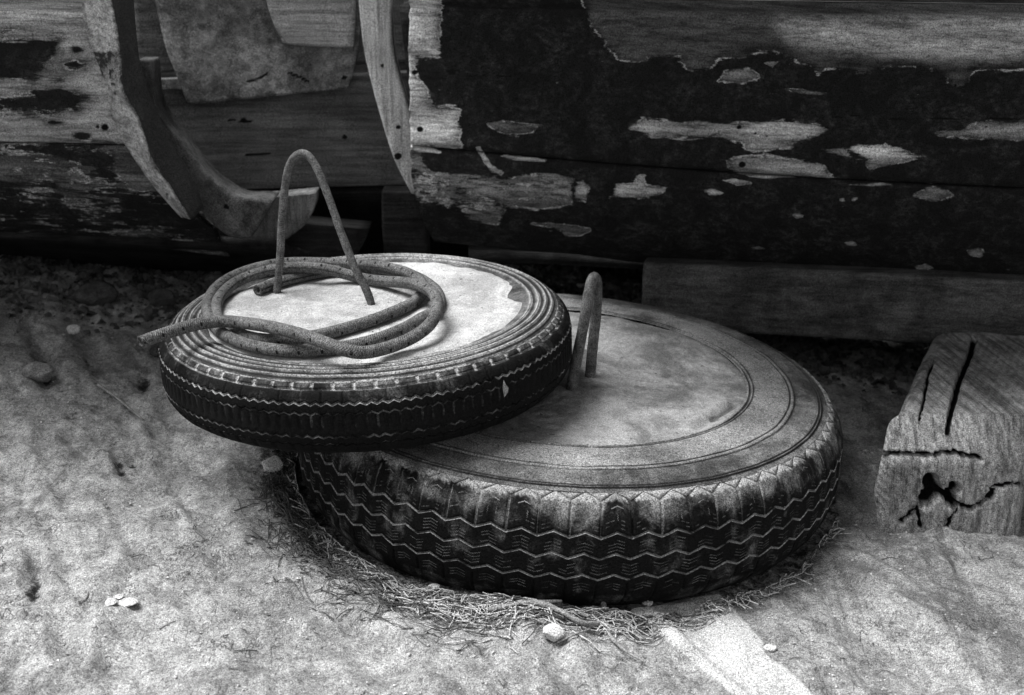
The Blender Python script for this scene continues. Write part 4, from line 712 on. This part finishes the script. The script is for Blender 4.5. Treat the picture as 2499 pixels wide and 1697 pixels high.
stone(235, 735, .08, .045, m_lump, 'dark clod lying deep in the shadow below the left boat', 14); stone(395, 745, .055, .04, m_lump, 'dark clod in the shadow just left of the upper tyre', 11)
stone(1880, 1585, .016, .008, m_st, 'little white pebble beside the bright cement smear', 17)
rr = random.Random(5)
PV, PF, off = [], [], 0
for i in range(2200):      # grit, uncountable
    px, py = rr.uniform(0, 2499), rr.uniform(880, 1697); P = gpt(px, py) if i < 0 else on_plane(px, py, (0, 0, 0), (0, 0, 1)); z = float(ground_z(P[0], P[1])); 
    if math.hypot(P[0] - TB[0], P[1] - TB[1]) < .42 or P[1] > 2.4: continue
    r = rr.choice([.0008, .0010, .0014, .0020]) * rr.uniform(.7, 1.4); b = [(1, 0, 0), (-1, 0, 0), (0, 1, 0), (0, -1, 0), (0, 0, .8), (0, 0, -.8)]; R = Matrix.Rotation(rr.uniform(0, 6), 3, 'Z') @ Matrix.Rotation(rr.uniform(0, 1), 3, 'X')
    PV += [tuple(Vector((P[0], P[1], z + r * .3)) + R @ Vector(q) * r * rr.uniform(.7, 1.2)) for q in b]; PF += [[off + a_ for a_ in f] for f in ((0, 2, 4), (2, 1, 4), (1, 3, 4), (3, 0, 4), (2, 0, 5), (1, 2, 5), (3, 1, 5), (0, 3, 5))]; off += 6
gt = mesh('grit', PV, PF, mat_simple('pale grit', .22, .55, 90, .95), None, smooth=False, origin=(0, 1.6, 0)); tag(gt, 'loose grit and crumbs scattered over the pale ground', kind='stuff')
# straw and needles round the foot of the large tyre
def straws(name, n, mat, seed, wfun, label, rad=(.0003, .0010), ln=(.008, .06)):
    r = random.Random(seed); V, F = [], []
    for i in range(n):
        while True:
            a = r.uniform(-PI * 1.05, -.1 * PI); wd = wfun(a)
            if r.random() < wd / .12: break
        d = .402 + abs(r.gauss(0, 1)) * wd * .62; x, y = TB[0] + d * math.cos(a), TB[1] + d * math.sin(a); L = r.uniform(*ln); dr = r.uniform(0, PI) if r.random() < .55 else a + PI / 2 + r.gauss(0, .35)
        cv = r.gauss(0, .22); q = []; x0, y0 = x - math.cos(dr) * L / 2, y - math.sin(dr) * L / 2; hh = r.uniform(.0005, .010) * math.exp(-(d - .4) / .05)
        for k in range(5):
            t = k / 4; q.append([x0, y0, 0]); dd_ = dr + cv * (t - .5) * 2.2; x0 += math.cos(dd_) * L / 4; y0 += math.sin(dd_) * L / 4
        q = np.array(q); rad_t = np.hypot(q[:, 0] - TB[0], q[:, 1] - TB[1]); push = np.clip(.4045 - rad_t, 0, None); q[:, 0] += push * math.cos(a); q[:, 1] += push * math.sin(a); q[:, 0] += dent(q[:, 0] - TB[0])
        q[:, 2] = ground_z(q[:, 0], q[:, 1]) + hh + np.array([r.uniform(-.001, .004) for _ in range(5)]); tv, tf, _ = tube(q, r.uniform(*rad), 4, cap=False); b0 = len(V); V += tv.tolist(); F += [[b0 + z_ for z_ in f] for f in tf]
    o = mesh(name, V, F, mat, None, origin=(TB[0], TB[1], 0)); return tag(o, label, kind='stuff')
wf = lambda a: .006 + .055 * max(0, math.cos(a + 2.55)) ** 3 + .035 * max(0, math.cos(a + 1.85)) ** 6
wf2 = lambda a: .005 + .040 * max(0, math.cos(a + 1.75)) ** 6
straws('dry_straw', 950, mat_simple('pale straw', .30, .48, 40, .8), 3, wf2, 'pale dry straw and needles piled against the foot of the larger tyre')
straws('dark_litter', 1300, mat_simple('dark needles', .05, .12, 40, .9), 4, wf, 'dark needles and root fibres in the angle left of the larger tyre')
SV2, SF2 = [], []; r5 = random.Random(77)
for i in range(70):
    P = on_plane(r5.uniform(0, 2499), r5.uniform(900, 1697), (0, 0, 0), (0, 0, 1))
    if math.hypot(P[0] - TB[0], P[1] - TB[1]) < .43 or P[1] > 2.3: continue
    L = r5.uniform(.006, .03); dr = r5.uniform(0, PI); q = np.array([[P[0] + math.cos(dr + .3 * k) * L * k / 3, P[1] + math.sin(dr + .3 * k) * L * k / 3, 0] for k in range(4)]); q[:, 2] = ground_z(q[:, 0], q[:, 1]) + .0008 + .001 * r5.random()
    tv, tf, _ = tube(q, r5.uniform(.0003, .0008), 4, cap=False); b0 = len(SV2); SV2 += tv.tolist(); SF2 += [[b0 + z_ for z_ in f] for f in tf]
o = mesh('scattered_needles', SV2, SF2, mat_simple('brown needles', .06, .30, 12, .9), None, origin=(0, 1.6, 0)); tag(o, 'single dry needles and bits of straw scattered over the open ground', kind='stuff')
UV_, UF_ = [], []; r6 = random.Random(99); nL = 26000  # dark scraps added under the boats to deepen the shade on the ground
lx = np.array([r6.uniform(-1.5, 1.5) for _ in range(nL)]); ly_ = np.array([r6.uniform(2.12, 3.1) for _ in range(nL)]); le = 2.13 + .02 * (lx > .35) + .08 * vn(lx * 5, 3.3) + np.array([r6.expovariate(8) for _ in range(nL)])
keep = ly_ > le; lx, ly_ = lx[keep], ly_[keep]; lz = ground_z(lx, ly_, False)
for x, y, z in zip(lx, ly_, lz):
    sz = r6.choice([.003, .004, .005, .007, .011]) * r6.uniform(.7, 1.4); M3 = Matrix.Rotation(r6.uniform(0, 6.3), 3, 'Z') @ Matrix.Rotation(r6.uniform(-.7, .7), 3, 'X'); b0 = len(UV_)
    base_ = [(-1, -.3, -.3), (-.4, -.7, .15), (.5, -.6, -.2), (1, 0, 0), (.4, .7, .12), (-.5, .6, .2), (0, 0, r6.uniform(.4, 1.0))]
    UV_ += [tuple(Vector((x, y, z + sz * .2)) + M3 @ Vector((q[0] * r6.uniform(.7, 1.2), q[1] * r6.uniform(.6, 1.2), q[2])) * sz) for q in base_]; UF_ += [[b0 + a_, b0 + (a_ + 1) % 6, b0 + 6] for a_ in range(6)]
o = mesh('shade_flakes', UV_, UF_, mat_simple('dark shade flakes', .015, .10, 14, .95), None, smooth=False, origin=(0, 2.5, 0)); tag(o, 'dark clods and scraps added under the boats to deepen the shade', kind='stuff')
m_twig = mat_simple('grey bark twig', .14, .26, 80, .9, .002)
def twig(pts, r0, r1, label, seed):
    P3 = [gpt(x, y) + np.array([0, 0, r0 + h_]) for x, y, h_ in pts]; P, s_ = spline(P3, 40); V, F, _ = tube(P, np.linspace(r0, r1, 40) * (1 + .18 * fbm(s_ * 120, 0 * s_, 0, 3, seed)), 8); o = mesh('twig', V, F, m_twig, None, origin=P[0]); tag(o, label, 'twig'); return o
twig([(1190, 1502, .004), (1250, 1494, .006), (1310, 1492, .008), (1370, 1510, .006), (1420, 1532, .003), (1474, 1532, .002)], .0030, .0035, 'thick crooked twig lying in the straw in front of the larger tyre', 1)
twig([(1472, 1488, .004), (1480, 1530, .002), (1492, 1565, .001), (1530, 1600, .001), (1575, 1625, .001)], .0036, .0012, 'twig pointing away from the tyre beside the bright cement smear', 2)
twig([(1275, 1478, .003), (1320, 1482, .004), (1370, 1478, .003)], .0028, .0022, 'short dark twig tucked under the front of the larger tyre', 3)
twig([(240, 945, .002), (290, 980, .001), (350, 1030, .001)], .0022, .0014, 'thin pale twig on the ground left of the upper tyre', 4)
twig([(1360, 1572, .001), (1400, 1556, .002), (1440, 1545, .004)], .0012, .0008, 'thin stalk lying right of the white stone in front of the tyre', 5)
print('tris', sum(len(o.data.polygons) * 2 for o in COL.objects if o.type == 'MESH'))
